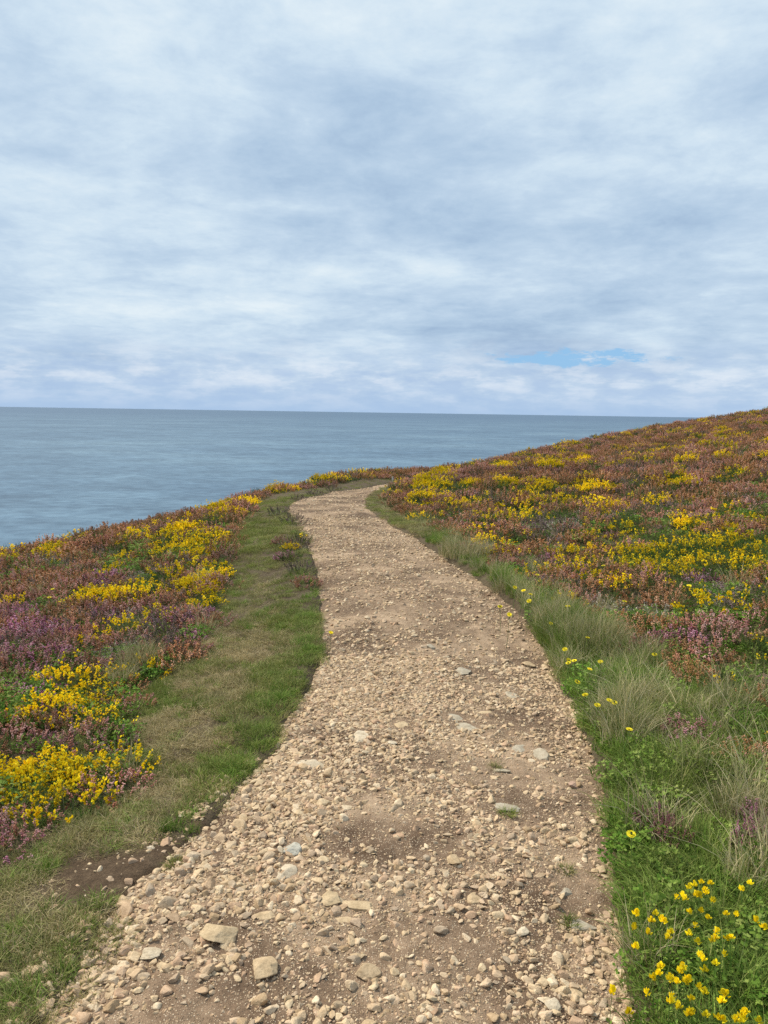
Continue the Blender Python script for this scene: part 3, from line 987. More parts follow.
for i in range(len(x)):
    if pd[i] > -0.035:
        continue
    if heath[i]:
        if u[i] < .16 * (1 if dep[i] < 17 else .5):
            kind[i] = 'dry' if u2[i] < .2 else ('turf' if u2[i] < .45 else ('leaf' if u2[i] < .72 else ('lush' if u2[i] < .97 else 'straw')))
        continue
    if u[i] < bare[i] * 1.15:
        continue
    if side[i] and dep[i] > 0:
        pn = N1(x[i] * 2.1 + 4, y[i] * 2.1, 2)
        if pn > .64 and u2[i] < .4:
            kind[i] = 'straw' if u[i] < .18 else ('dry' if u[i] < .7 else 'turf'); continue
        if u2[i] < TALLZ[i]:
            kind[i] = 'tall' if u[i] < .68 else 'straw'
        elif dry[i] > .3 and u2[i] < dry[i] * .75:
            kind[i] = 'dry' if u[i] < .6 else 'turf'
        else:
            q_ = u[i]; kind[i] = 'lush' if q_ < .50 else ('tall' if q_ < .54 else ('turf' if q_ < .72 else ('leaf' if q_ < .79 else ('lush' if q_ < .975 else 'straw'))))
        if dep[i] > 8.5 and kind[i] in ('lush', 'tall', 'straw', 'leaf') and (u2[i] > TALLZ[i] or dep[i] > 12):
            kind[i] = 'turf' if u[i] < .6 else 'dry'
        if pd[i] > -.12 and kind[i] in ('tall', 'straw') and dep[i] < 5 and u2[i] < .7:
            kind[i] = 'lush'
    else:
        if dry[i] > .1 and u2[i] < dry[i] * .95:
            kind[i] = 'dry'
        else:
            kind[i] = 'turf' if u[i] < .80 - .3 * (pd[i] > -.2) else 'lush'
        # the strip is worn thin in places
        if N5(x[i] * 4.1, y[i] * 4.1, 2) > .66 and u2[i] < .6:
            kind[i] = ''
sel = kind != ''
x, y, dep, kind, pd, side = x[sel], y[sel], dep[sel], kind[sel], pd[sel], side[sel]
z = ground_top(x, y, pd, side)
which = [g_off[k][0] + int(rng.integers(0, g_off[k][1])) for k in kind]
s = rng.uniform(.75, 1.25, len(x)) * np.where(dep > 9, 1.35, 1.0)
leftlush = np.where((~side) & (kind == 'lush'), .55, 1.0)
s = s * leftlush * np.where(side & np.isin(kind, ['lush', 'tall']), .85, 1.0) * np.where(dep > 12, .6, 1.0) * np.where((dep > 8) & np.isin(kind, ['tall', 'straw', 'lush']), .5, 1.0)
rx_, ry_ = slope_rot(x, y)
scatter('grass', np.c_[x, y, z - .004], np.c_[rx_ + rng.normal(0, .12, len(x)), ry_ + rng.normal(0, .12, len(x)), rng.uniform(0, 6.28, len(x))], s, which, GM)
print('GRASS', len(x))


# grass clumps one can tell apart
def clump(name, cat, px, py, mat, n, rad, h0, h1, label, lean=.5, seed=0, w=.003, onpath=False, group=None):
    p = hit(px, py)
    d_, s_ = path_dist(np.array([p[0]]), np.array([p[1]]))
    zf = path_top if onpath else (lambda a, b_: ground_top(a, b_, d_, s_))
    zz_ = float(np.asarray(zf(np.array([p[0]]), np.array([p[1]])))[0])
    V, Fc, at = blades(n, rad, h0, h1, w, lean=lean, segs=5, seed=seed)
    o = link(name, mesh_from(name, V, Fc, mat, at), loc=(p[0], p[1], zz_ - .006), label=label, category=cat, group=group)
    return o


for k, (a, b_, rad_, lab) in enumerate([(118, 936, .075, 'round grass clump growing among the stones below the bare soil'),
                                        (92, 968, .06, 'small grass clump on the stony left border of the path'),
                                        (60, 988, .11, 'wide grass clump in the bottom left corner stones'),
                                        (178, 863, .045, 'small low grass tuft between soil patch and stones'),
                                        (495, 766, .035, 'little green grass tuft beside a flat grey path stone'),
                                        (508, 814, .035, 'faint grass tuft below the wedge stone on the path'),
                                        (567, 868, .03, 'tiny grass tuft beside grey stones near the right verge'),
                                        (568, 922, .035, 'grass tuft against the embedded grey slab on the path')]):
    clump('grass_clump', 'grass clump', a, b_, M['turf'], int(420 * (rad_ / .075) ** 1.6), rad_, .02, .05, lab, lean=.9, seed=300 + k, onpath=True)
clump('grass_tussock', 'tussock', 140, 676, M['straw'], 800, .13, .14, .30, 'pale straw tussock standing up beside the left turf strip', lean=.35, seed=320, w=.0045)
clump('grass_tussock', 'tussock', 122, 690, M['straw'], 400, .10, .12, .24, 'smaller straw tussock at the foot of the tall left one', lean=.5, seed=321, w=.0045)
clump('grass_tussock', 'tussock', 595, 660, M['straw'], 900, .2, .20, .36, 'tall pale tussock of long grass on the right verge', lean=.35, seed=322, w=.0045)
clump('grass_tussock', 'tussock', 565, 650, M['lush'], 700, .2, .18, .32, 'green tussock left of the tall pale one', lean=.5, seed=323, w=.0045)
clump('grass_tussock', 'tussock', 465, 560, M['straw'], 900, .3, .16, .34, 'pale tussock on the verge where the path narrows', lean=.4, seed=324, w=.005)
clump('grass_tussock', 'tussock', 640, 672, M['straw'], 400, .2, .16, .30, 'thin straw tussock below the purple heather on the right', lean=.5, seed=325, w=.0045)

# left-edge heather tufts beside the path
for k, (a, b_, c, s_, lab) in enumerate([(301, 575, 'faded', .8, 'brown heather bush at the path border below the tiny gorse'), (306, 590, 'pink', .7, 'dusty pink heather bush lowest along the left path border'),
                                         (284, 548, 'pink', .7, 'pink heather bush set back from the left path border'), (307, 560, 'green', .75, 'green gorse bush leaning over the left path border'),
                                         (303, 524, 'faded', 1.0, 'dull heather bush overhanging the path where it bends'), (296, 551, 'faded', .8, 'greyish heather bush left of the path bend'),
                                         (288, 515, 'faded', .9, 'small dark heather bush at the outer corner of the bend'), (292, 553, 'gold', .5, 'tiny gorse bush flowering yellow at the left path border'),
                                         (300, 545, 'green', .8, 'dark green gorse bush at the left path border'), (285, 562, 'purple', .6, 'small mauve heather bush in the turf beside the path'),
                                         (306, 500, 'faded', .8, 'first brown heather bush along the far bend'), (322, 495, 'faded', .9, 'second brown heather bush along the far bend'),
                                         (340, 491, 'faded', .9, 'third brown heather bush along the far bend')]):
    p = hit(a, b_)
    d_, sd_ = path_dist(p[0:1], p[1:2])
    if d_[0] > -.1:
        p[0] -= .15
    zb = float(ground_top(p[0:1], p[1:2])[0])
    fol, flo, mg = BUSH[c][k % 2]
    nm = 'gorse_bush' if c in ('gold', 'green') else 'heather_bush'
    r_ = link(nm, None, loc=(p[0], p[1], zb), rot=(0, 0, k), scl=s_, label=lab, category='gorse' if nm[0] == 'g' else 'heather')
    link('foliage', fol, r_)
    if flo: link('blossoms', flo, r_, kind='stuff')
# purple sprigs in the right-hand long grass
for k, (a, b_, lab) in enumerate([(655, 850, 'little purple heather sprig in the long grass near the path'), (758, 845, 'purple heather sprig in long grass by the right border'),
                                  (748, 868, 'lower purple heather sprig in long grass by the right border'), (668, 862, 'heather sprig right of the one nearest the path')]):
    p = hit(a, b_); zb = float(ground_top(p[0:1], p[1:2])[0])
    fol, flo, mg = BUSH['purple'][k % 3]
    r_ = link('heather_bush', None, loc=(p[0], p[1], zb + .01), rot=(0, 0, k), scl=(.35, .35, .7), label=lab, category='heather')
    link('foliage', fol, r_); link('blossoms', flo, r_, kind='stuff')


# ------------------------------------------------------------------ flowers in the grass
def tube(g, pts, rad_, col):
    pts = np.asarray(pts, float); n_ = len(pts); V = []
    for i in range(n_):
        d = pts[min(i + 1, n_ - 1)] - pts[max(i - 1, 0)]
        d, a, b_ = basis(d)
        for k in range(4):
            V.append(pts[i] + (a * math.cos(k * math.pi / 2) + b_ * math.sin(k * math.pi / 2)) * rad_)
    T = []
    for i in range(n_ - 1):
        for k in range(4):
            p0, p1, p2, p3 = i * 4 + k, i * 4 + (k + 1) % 4, (i + 1) * 4 + (k + 1) % 4, (i + 1) * 4 + k
            T += [(p0, p1, p2), (p0, p2, p3)]
    g.add(np.array(V), T, col)


def geo_mesh(name, g, mat):
    v, t, r_ = g.arrays()
    return mesh_from(name, v, t, mat, {'rnd': r_, 'hgt': np.zeros(len(v))})


def pea_flower(g, c, d, s, r):
    """one pea blossom: a broad upright standard, two wings and a keel"""
    d, a, b_ = basis(d)
    col = r.random()
    up = b_ if b_[2] > 0 else -b_
    sd = np.cross(d, up)
    v = [c, c + up * .5 * s - sd * .45 * s + d * .1 * s, c + up * .95 * s - sd * .30 * s + d * .05 * s, c + up * 1.02 * s + d * .12 * s, c + up * .95 * s + sd * .30 * s + d * .05 * s, c + up * .5 * s + sd * .45 * s + d * .1 * s, c + up * .5 * s - d * .05 * s]
    g.add(np.array(v), [(0, 1, 6), (1, 2, 6), (2, 3, 6), (3, 4, 6), (4, 5, 6), (5, 0, 6)], col)
    for sg in (-1, 1):
        w = [c, c + d * .5 * s + sd * sg * .28 * s + up * .1 * s, c + d * .95 * s + sd * sg * .10 * s + up * .22 * s, c + d * .5 * s + sd * sg * .05 * s - up * .18 * s]
        g.add(np.array(w), [(0, 1, 2), (0, 2, 3)], min(1, col + .1))


def make_trefoil(seed):
    r = np.random.default_rng(seed)
    st, pe, lf = Geo(), Geo(), Geo()
    h = .13; bend = np.array([r.normal(0, .02), r.normal(0, .02), 0])
    top = np.array([0, 0, h]) + bend
    tube(st, [(0, 0, 0), (bend * .2 + [0, 0, h * .4]), (bend * .6 + [0, 0, h * .75]), top], .0009, r.random())
    k = int(r.integers(3, 6))
    for j in range(k):
        a = j / k * 2 * math.pi + r.normal(0, .3)
        d = np.array([math.cos(a), math.sin(a), r.uniform(.1, .6)])
        pea_flower(pe, top + d * .002, d, r.uniform(.013, .018), r)
    for j in range(9):
        a = r.random() * 6.28; zc = r.uniform(.02, .09)
        petal(lf, np.array([0, 0, zc]) + bend * (zc / h) ** 1.5, np.array([math.cos(a), math.sin(a), .5]), .014, .0045, r.random(), r.random())
    return geo_mesh('stem', st, M['stem']), geo_mesh('petals', pe, M['trefoil']), geo_mesh('leaves', lf, M['lush'])


def make_hawkbit(seed):
    r = np.random.default_rng(seed)
    st, pe = Geo(), Geo()
    h = .22; top = np.array([r.normal(0, .02), r.normal(0, .02), h])
    tube(st, [(0, 0, 0), top * .5 + [.004, 0, 0], top], .0011, r.random())
    tube(st, [top - [0, 0, .008], top], .0035, .5)
    for ring, (L, el, nn) in enumerate(((.0155, .25, 20), (.0115, .6, 16), (.007, 1.1, 10))):
        for j in range(nn):
            a = (j + ring * .5) / nn * 2 * math.pi + r.normal(0, .05)
            d = np.array([math.cos(a) * math.cos(el), math.sin(a) * math.cos(el), math.sin(el)])
            d_, a_, b_ = basis(d); side_ = np.array([-math.sin(a), math.cos(a), 0]) * .0019
            g_ = np.array([top - side_ * .5, top + d * L * .8 - side_, top + d * L, top + d * L * .8 + side_, top + side_ * .5])
            pe.add(g_, [(0, 1, 2), (0, 2, 3), (0, 3, 4)], r.random())
    return geo_mesh('stem', st, M['stem']), geo_mesh('flower_head', pe, M['hawk'])


TRE = [make_trefoil(400 + k) for k in range(5)]
HAW = [make_hawkbit(420 + k) for k in range(3)]
tz = [(350, 145), (375, 170), (435, 135), (430, 175), (480, 150), (510, 130), (535, 192), (675, 122), (147, 237), (140, 305), (170, 345), (152, 415), (265, 255), (262, 285), (425, 240), (430, 270),
      (295, 345), (437, 345), (527, 345), (600, 370), (568, 402), (478, 440), (517, 495), (725, 297), (605, 245), (328, 500), (370, 515), (297, 530), (350, 545), (410, 560), (318, 585), (340, 660),
      (512, 612), (48, 627), (133, 720), (480, 670), (440, 700), (475, 735), (530, 715), (635, 690), (615, 715), (640, 735), (697, 718), (585, 650), (258, 540), (200, 570)]
_r = random.Random(5)
tz += [(a_ + _r.uniform(-26, 26), b__ + _r.uniform(-18, 18)) for a_, b__ in tz if a_ > 200 and _r.random() < .8]
zones_t = [(lambda a, b_: a < 631, 'at the very edge of the path'), (lambda a, b_: b_ < 905, 'in the upper row of the near right grass'), (lambda a, b_: b_ < 965, 'scattered mid grass near the right border'),
           (lambda a, b_: b_ < 992 and a < 700, 'in the tight cluster left of the middle'), (lambda a, b_: True, 'in the bottom right corner of the grass')]
SHAPE = ['with upright petals', 'with wide open petals', 'facing the camera', 'tilted to the left', 'tilted to the right']
for k, (a, b_) in enumerate(tz):
    ax, ay = 600 + a / 4.57, 860 + b_ / 4.57
    p = hit(ax, ay, .055 + .125)
    zb = float(ground_top(p[0:1], p[1:2])[0])
    hh = np.clip((p[2] - zb) / .13, .35, 1.3)
    zt = [t for f, t in zones_t if f(ax, ay)][0]
    stm, pet, lvs = TRE[k % 5]
    lab = 'yellow trefoil blossom ' + zt
    r_ = link('trefoil_flower', None, loc=(p[0], p[1], p[2] - .13 * hh), rot=(0, 0, k * 2.1), scl=(.78, .78, hh), label=lab, category='flower', group='yellow trefoil blossoms ' + zt)
    link('stem', stm, r_); link('petals', pet, r_); link('leaves', lvs, r_)
hz = [(501, 603), (506, 617), (561, 606), (588, 635), (562, 652), (562, 659), (569, 659), (587, 669), (593, 662), (578, 677), (582, 697), (601, 699), (615, 697), (594, 707), (620, 728), (632, 825), (512, 589),
      (517, 592), (531, 592), (526, 604), (545, 622), (575, 657), (327, 633), (47, 589), (52, 595), (54, 602), (626, 562), (664, 562), (687, 586), (618, 600), (655, 650), (535, 575), (598, 566)]
for k, (ax, ay) in enumerate(hz):
    p = hit(ax, ay, .22)
    d_, s_ = path_dist(p[0:1], p[1:2])
    zb = float(ground_top(p[0:1], p[1:2])[0])
    hh = (p[2] - zb) / .22
    where = ('on the left heath' if ax < 100 else 'at the left border of the path' if ax < 400 else 'alone low in the long grass' if ay > 800 else 'in the long grass of the right verge' if ay > 640 else
             'on the verge beside the far path' if ax < 600 else 'on the right hillside')
    st, fh = HAW[k % 3]
    s_ = 1.25 if ay > 620 else 1.5
    lab = 'round yellow hawkbit flower ' + where
    r_ = link('hawkbit_flower', None, loc=(p[0], p[1], zb - .01), rot=(0, 0, 0), scl=(s_ * .9, s_ * .9, max(.4, hh)), label=lab, category='flower', group='round yellow hawkbit flowers ' + where)
    link('stem', st, r_); hd = link('flower_head', fh, r_)
    T_ = Matrix.Translation((0, 0, .22))
    hd.matrix_basis = T_ @ Matrix.Rotation(.35 + .25 * math.sin(k * 1.7), 4, 'X') @ Matrix.Rotation(.3 * math.sin(k * 2.9), 4, 'Y') @ T_.inverted()


# ------------------------------------------------------------------ stones
def icosphere(sub):
    t = (1 + 5 ** .5) / 2
    V = [(-1, t, 0), (1, t, 0), (-1, -t, 0), (1, -t, 0), (0, -1, t), (0, 1, t), (0, -1, -t), (0, 1, -t), (t, 0, -1), (t, 0, 1), (-t, 0, -1), (-t, 0, 1)]
    Fc = [(0, 11, 5), (0, 5, 1), (0, 1, 7), (0, 7, 10), (0, 10, 11), (1, 5, 9), (5, 11, 4), (11, 10, 2), (10, 7, 6), (7, 1, 8), (3, 9, 4), (3, 4, 2), (3, 2, 6), (3, 6, 8), (3, 8, 9), (4, 9, 5), (2, 4, 11), (6, 2, 10), (8, 6, 7), (9, 8, 1)]
    V = [np.array(v) / np.linalg.norm(v) for v in V]
    for _ in range(sub):
        c = {}; nf = []

        def mid(a, b_):
            k = (min(a, b_), max(a, b_))
            if k not in c:
                v = V[a] + V[b_]; V.append(v / np.linalg.norm(v)); c[k] = len(V) - 1
            return c[k]
        for a, b_, d in Fc:
            e, f, g_ = mid(a, b_), mid(b_, d), mid(d, a)
            nf += [(a, e, g_), (b_, f, e), (d, g_, f), (e, f, g_)]
        Fc = nf
    return np.array(V), np.array(Fc)


ICO = {k: icosphere(k) for k in (1, 2, 3, 4)}


def rock(name, seed, sub, dims, mat, nplanes=13, soft=26, rough=.03, flat=False):
    r = np.random.default_rng(seed)
    V, Fc = ICO[sub]
    nrm = r.normal(size=(nplanes, 3)); nrm /= np.linalg.norm(nrm, axis=1)[:, None]
    dist = r.uniform(.62, 1.0, nplanes)
    dt = V @ nrm.T / dist
    rad_ = 1 / (np.sum(np.maximum(dt, 1e-3) ** soft, axis=1) ** (1 / soft))
    rad_ = np.minimum(rad_, 1.35)
    P = V * rad_[:, None]
    ph = r.random(3) * 50
    rn_ = (N1(P[:, 0] * 3 + ph[0], P[:, 1] * 3 + P[:, 2] * 2.3 + ph[1], 4) - .5) * 2 * rough
    P = P * (1 + rn_)[:, None]
    P = P / np.abs(P).max(axis=0) * np.array(dims)[None] * .5
    return mesh_from(name, P, Fc, mat, smooth=(sub >= 3 and not flat))


STM = [rock('stone', 500 + k, 2, (1, r_[0], r_[1]), M['stone'], soft=34, nplanes=11) for k, r_ in enumerate([(.8, .5), (.65, .4), (.9, .6), (.7, .55), (.55, .35), (.85, .42), (.75, .6), (.6, .3), (.95, .5), (.7, .3)])]
STL = [rock('pebble', 540 + k, 1, (1, r_[0], r_[1]), M['stone'], nplanes=9, soft=14) for k, r_ in enumerate([(.8, .5), (.65, .4), (.9, .6), (.7, .55), (.55, .35), (.85, .42)])]

# the stones one can single out: px, py, width px, height on screen px, material, lift, label
BIG = [(223, 929, 46, 27, 'stone_tan', .55, 'large flat tan slab lying in the lower left of the path'),
       (265, 963, 31, 33, 'stone_tan', .6, 'angular tan and grey block below right of the large slab'),
       (294, 842, 24, 17, 'stone_blue', .5, 'blue grey chip lying on pale gravel left of the path middle'),
       (311, 760, 34, 12, 'stone_pale', .35, 'pale wedge shaped stone beside the left turf edge'),
       (150, 951, 24, 15, 'stone_pale', .6, 'smooth pale oval stone near the left grass clump'),
       (284, 865, 38, 22, 'stone_pale', .25, 'half buried cream slab above the large tan slab'),
       (329, 891, 23, 19, 'stone_tan', .5, 'rounded tan stone left of a long flat one'),
       (354, 899, 38, 13, 'stone_tan', .35, 'long flat tan stone in the lower middle of the path'),
       (266, 913, 26, 12, 'stone_tan', .4, 'small tan stone touching the large slab upper right corner'),
       (368, 971, 27, 22, 'stone_tan', .5, 'square tan stone near the bottom middle of the path'),
       (345, 915, 30, 8, 'stone_tan', .3, 'thin flat stone just under the long flat one'),
       (330, 893, 14, 9, 'stone_pink', .4, 'small pinkish stone leaning on the rounded tan one'),
       (543, 750, 22, 21, 'stone_grey', .35, 'rounded pale grey stone in the right half of the path'),
       (523, 744, 24, 12, 'stone_grey', .15, 'flat grey stone touching the rounded grey one on its left'),
       (578, 918, 40, 13, 'stone_grey', .3, 'embedded grey slab near the right verge'),
       (565, 886, 14, 18, 'stone_grey', .3, 'narrow grey stone above the embedded slab'),
       (464, 668, 23, 9, 'stone_grey', .25, 'flat grey stone far up the middle of the path'),
       (465, 722, 32, 11, 'stone_grey', .2, 'broad buried grey stone in the middle of the path'),
       (452, 712, 34, 9, 'stone_grey', .15, 'buried grey slab just behind the broad one'),
       (484, 708, 22, 5, 'stone_tan', .3, 'thin tan stone right of the buried grey slab'),
       (508, 805, 26, 11, 'stone_grey', .5, 'grey wedge stone right of the path middle'),
       (500, 767, 22, 6, 'stone_grey', .5, 'slim grey stone beside a little green tuft'),
       (573, 783, 10, 10, 'stone_pink', .7, 'small cube shaped pinkish stone alone near the right verge'),
       (523, 929, 14, 12, 'stone_pale', .6, 'small pale stone alone right of the bottom middle'),
       (574, 984, 17, 22, 'stone_tan', .25, 'half buried brown stone near the bottom right of the path'),
       (551, 1001, 19, 14, 'stone_pale', .5, 'pale stone left of the half buried brown one'),
       (454, 852, 20, 18, 'stone_tan', .4, 'tan stone in the centre of the path foreground'),
       (474, 893, 20, 20, 'stone_tan', .2, 'buried brownish stone below the centre foreground one'),
       (400, 720, 20, 11, 'stone_tan', .3, 'tan stone left of the buried grey slabs'),
       (363, 733, 23, 14, 'stone_pale', .2, 'buried pale stone at the middle left of the path'),
       (431, 643, 11, 6, 'stone_grey', .5, 'small grey stone far off in the path middle'),
       (528, 662, 14, 8, 'stone_tan', .5, 'tan stone near the right verge far up the path'),
       (513, 692, 16, 9, 'stone_grey', .3, 'grey stone below the far tan one by the right verge'),
       (620, 967, 14, 15, 'stone_grey', .5, 'smooth grey stone touching the right hand grass'),
       (391, 740, 12, 8, 'stone_pale', .5, 'small pale stone right of the buried pale one'),
       (181, 818, 7, 5, 'stone_pale', .6, 'single small pale stone on the dark soil in the turf'),
       (205, 767, 6, 4, 'stone_pale', .6, 'tiny pale stone lying on the dry turf'),
       (261, 676, 6, 4, 'stone_pale', .6, 'tiny white stone on the turf far up the left strip'),
       (122, 789, 6, 5, 'stone_pink', .6, 'tiny pink stone at the foot of the gorse on the turf'),
       (151, 849, 9, 6, 'stone_pale', .6, 'small cream stone above the bare soil patch'),
       (110, 879, 5, 4, 'stone_pale', .6, 'tiny white pebble in the middle of the bare soil')]


def surf(xa, ya):
    d_, s_ = path_dist(xa, ya)
    dj = d_ + edge_jit(xa, ya)
    return np.where(dj > -0.03, path_top(xa, ya), ground_top(xa, ya, dj, s_))


for k, (a, b_, wpx, hpx, mt, lift, lab) in enumerate(BIG):
    p = hit(a, b_ + hpx * .2)
    dp = (p - CAM) @ fwd
    w_ = wpx / F * dp
    dipang = math.asin(min(.95, (1.6 - p[2]) / np.linalg.norm(p - CAM)))
    # the screen height is shared between depth on the ground and thickness
    hs = hpx / F * dp
    thick = max(min(w_ * .5, hs * .55), .006)
    depth = max((hs - thick * math.cos(dipang) * lift) / max(math.sin(dipang), .25), w_ * .4); depth = min(depth, w_ * 1.3)
    me = rock('stone', 600 + k, 4, (w_ * 1.02, depth, thick), M[mt], nplanes=11, soft=70, rough=.09)
    zb = float(surf(p[0:1], p[1:2])[0])
    link('stone', me, loc=(p[0], p[1], zb + thick * (lift - .42)), rot=(rng.normal(0, .05), rng.normal(0, .05), rng.normal(0, .12)), label=lab, category='stone')

# loose stones: an even sprinkling whose largest members are objects of their own
x1, y1 = wedge_points(150000, 1.35, 5.0, 33, 1); x2, y2 = wedge_points(190000, 4.8, 12, 30, 1); x3, y3 = wedge_points(110000, 11.5, 27, 20, 1)
x = np.r_[x1, x2, x3]; y = np.r_[y1, y2, y3]; layer = np.r_[np.zeros(len(x1)), np.ones(len(x2)), np.full(len(x3), 2)]
pd, side = path_dist(x, y); pdj = pd + edge_jit(x, y)
P_ = np.c_[x, y, base(x, y)]; px, py, dep = project(P_)
spill = (ell(px, py, SOIL) < .3) & (~side) & (y < 3.4) & (pdj > -.10 - .12 * rng.random(len(x)) ** 2)
crumbs = (ell(px, py, SOIL) > .3) & (pdj < 0) & (rng.random(len(x)) < .04)
ok = (pdj > -.005) | crumbs | (spill & (rng.random(len(x)) < .5))
x, y, layer, pd, pdj, side, px, py, dep = [a[ok] for a in (x, y, layer, pd, pdj, side, px, py, dep)]
# sizes: many small, few large; the left side of the near path is stonier than the trodden right
leftness = sstep(.9, .1, np.where(side, 9, pd)) * sstep(6, 3, y)
pu_ = rng.random(len(x))
size = .0048 + .0065 * rng.random(len(x)) + .036 * pu_ ** 9 + .022 * leftness * rng.random(len(x)) ** 3.6
size = np.where(layer == 1, size * 1.15, np.where(layer == 2, size * 1.45, size))
clumpn = N3(x * 3.3, y * 3.3, 3)
dens = np.clip(np.where(layer > 0, .85, .52) + 2.8 * (clumpn - .44) + .34 * leftness, .12, 1)
keep = rng.random(len(x)) < dens
x, y, layer, pd, pdj, side, px, py, dep, size, leftness = [a[keep] for a in (x, y, layer, pd, pdj, side, px, py, dep, size, leftness)]
z = surf(x, y)
spx = size * F / dep
vis = (px > 0) & (px < W) & (py > 0) & (py < H - 1)
# keep clear of the singled-out stones
near = np.zeros(len(x), bool)
for a, b_, wpx, hpx, *_ in BIG:
    near |= (((px - a) / (wpx * .5)) ** 2 + ((py - b_) / (hpx * .5)) ** 2 < .8) & (spx < wpx * .8)
near &= rng.random(len(x)) < .85
ordr = np.argsort(-np.where(vis & ~near, spx, 0))
top = ordr[:262]
txt_s = lambda s_: 'larger angular' if s_ > 14 else 'fist-shaped small' if s_ > 11 else 'small angular'
for i in top:
    s_ = size[i]
    band = ('in the foreground' if py[i] > 930 else 'just above the foreground' if py[i] > 850 else 'beside the turf bulge' if py[i] > 770 else 'further up the path')
    lr = ('along its left border' if px[i] < 220 + max(0, (900 - py[i])) * .35 else 'in its middle' if px[i] < 430 else 'on its right half')
    lab = f"{'broad' if spx[i] > 13 else 'small'} cream stone loose on the path {band}, {lr}"
    o = link('stone', STM[int(rng.integers(0, 10))], loc=(x[i], y[i], z[i] + s_ * .05), rot=(rng.normal(0, .25), rng.normal(0, .25), rng.uniform(0, 6.28)), scl=s_ * rng.uniform(.9, 1.2),
             label=lab, category='stone', group=lab.replace('stone', 'stones', 1))
rest = np.ones(len(x), bool); rest[top] = False; rest &= ~near
x, y, z, size = x[rest], y[rest], z[rest], size[rest]
n_ = len(x)
which = np.where(size > .014, rng.integers(0, 10, n_), 10 + rng.integers(0, 6, n_))
scatter('gravel', np.c_[x, y, z + size * .02], np.c_[rng.normal(0, .35, n_), rng.normal(0, .35, n_), rng.uniform(0, 6.28, n_)], size * rng.uniform(.85, 1.2, n_), which, STM + STL)
print('GRAVEL', n_)

# ------------------------------------------------------------------ way marker far along the path
p = hit(392.5, 480.5)
mm, nt, out = newmat('white_paint'); b = NB(nt)
pr = b.n('ShaderNodeBsdfPrincipled'); pr.inputs['Base Color'].default_value = (.78, .76, .7, 1); pr.inputs['Roughness'].default_value = .6
geo = b.n('ShaderNodeNewGeometry').outputs['Position']
b.l(b.ramp(b.noise(geo, 20, 4), [(.35, (.62, .58, .5)), (.6, (.8, .78, .72))]), pr.inputs['Base Color']); b.l(pr.outputs[0], out.inputs[0])
import bmesh
bm = bmesh.new(); bmesh.ops.create_cube(bm, size=1)
for v in bm.verts:
    v.co = Vector((v.co.x * .05, v.co.y * .05, (v.co.z + .5) * .14)); 
bmesh.ops.bevel(bm, geom=bm.edges[:], offset=.006, segments=2, affect='EDGES')
me = bpy.data.meshes.new('marker_post'); bm.to_mesh(me); bm.free(); me.materials.append(mm)
link('marker_post', me, loc=(p[0], p[1], p[2] - .02), label='short white marker post beside the far end of the path', category='post')

# ------------------------------------------------------------------ sky and sun
SUN_EL, SUN_AZ = R(48), R(-60)     # azimuth measured from +Y towards +X: to the left, a little ahead
world = bpy.data.worlds.new('World'); scene.world = world; world.use_nodes = True
nt = world.node_tree
for n in list(nt.nodes): nt.nodes.remove(n)
b = NB(nt)
outw = b.n('ShaderNodeOutputWorld'); bg = b.n('ShaderNodeBackground'); bg.inputs['Strength'].default_value = .10
sky = b.n('ShaderNodeTexSky', sky_type='NISHITA'); sky.sun_disc = False; sky.sun_elevation = SUN_EL; sky.sun_rotation = SUN_AZ
sky.air_density = 1.0; sky.dust_density = .8; sky.ozone_density = 1.5
tc = b.n('ShaderNodeTexCoord').outputs['Generated']
sp = b.n('ShaderNodeSeparateXYZ'); b.l(tc, sp.inputs[0])
zc = b.math('ADD', b.math('MAXIMUM', sp.outputs['Z'], 0.0), .13)
ux = b.math('DIVIDE', sp.outputs['X'], zc); uy = b.math('DIVIDE', sp.outputs['Y'], zc)
cb = b.n('ShaderNodeCombineXYZ'); b.l(ux, cb.inputs[0]); b.l(uy, cb.inputs[1])
v = cb.outputs[0]
off = b.n('ShaderNodeVectorMath', operation='ADD'); b.l(v, off.inputs[0]); off.inputs[1].default_value = (3.0, 1.5, 0)
wob = b.noise(v, 1.1, 3, .5)
wv = b.n('ShaderNodeVectorMath', operation='ADD'); b.l(off.outputs[0], wv.inputs[0])
wc = b.n('ShaderNodeCombineXYZ'); b.l(b.math('MULTIPLY', wob, .5), wc.inputs[0]); b.l(b.math('MULTIPLY', wob, -.3), wc.inputs[1]); b.l(wc.outputs[0], wv.inputs[1])
v2 = wv.outputs[0]
big = b.noise(v2, .6, 3, .5); mid = b.noise(v2, 2.1, 7, .62); fine = b.noise(v2, 7.5, 6, .66)
az_ = b.math('ARCTAN2', sp.outputs['X'], sp.outputs['Y'])
cb3 = b.n('ShaderNodeCombineXYZ'); b.l(b.math('MULTIPLY', az_, 7.0), cb3.inputs[0]); b.l(b.math('MULTIPLY', sp.outputs['Z'], 16.0), cb3.inputs[1])
lump = b.noise(cb3.outputs[0], 1.0, 9, .62)
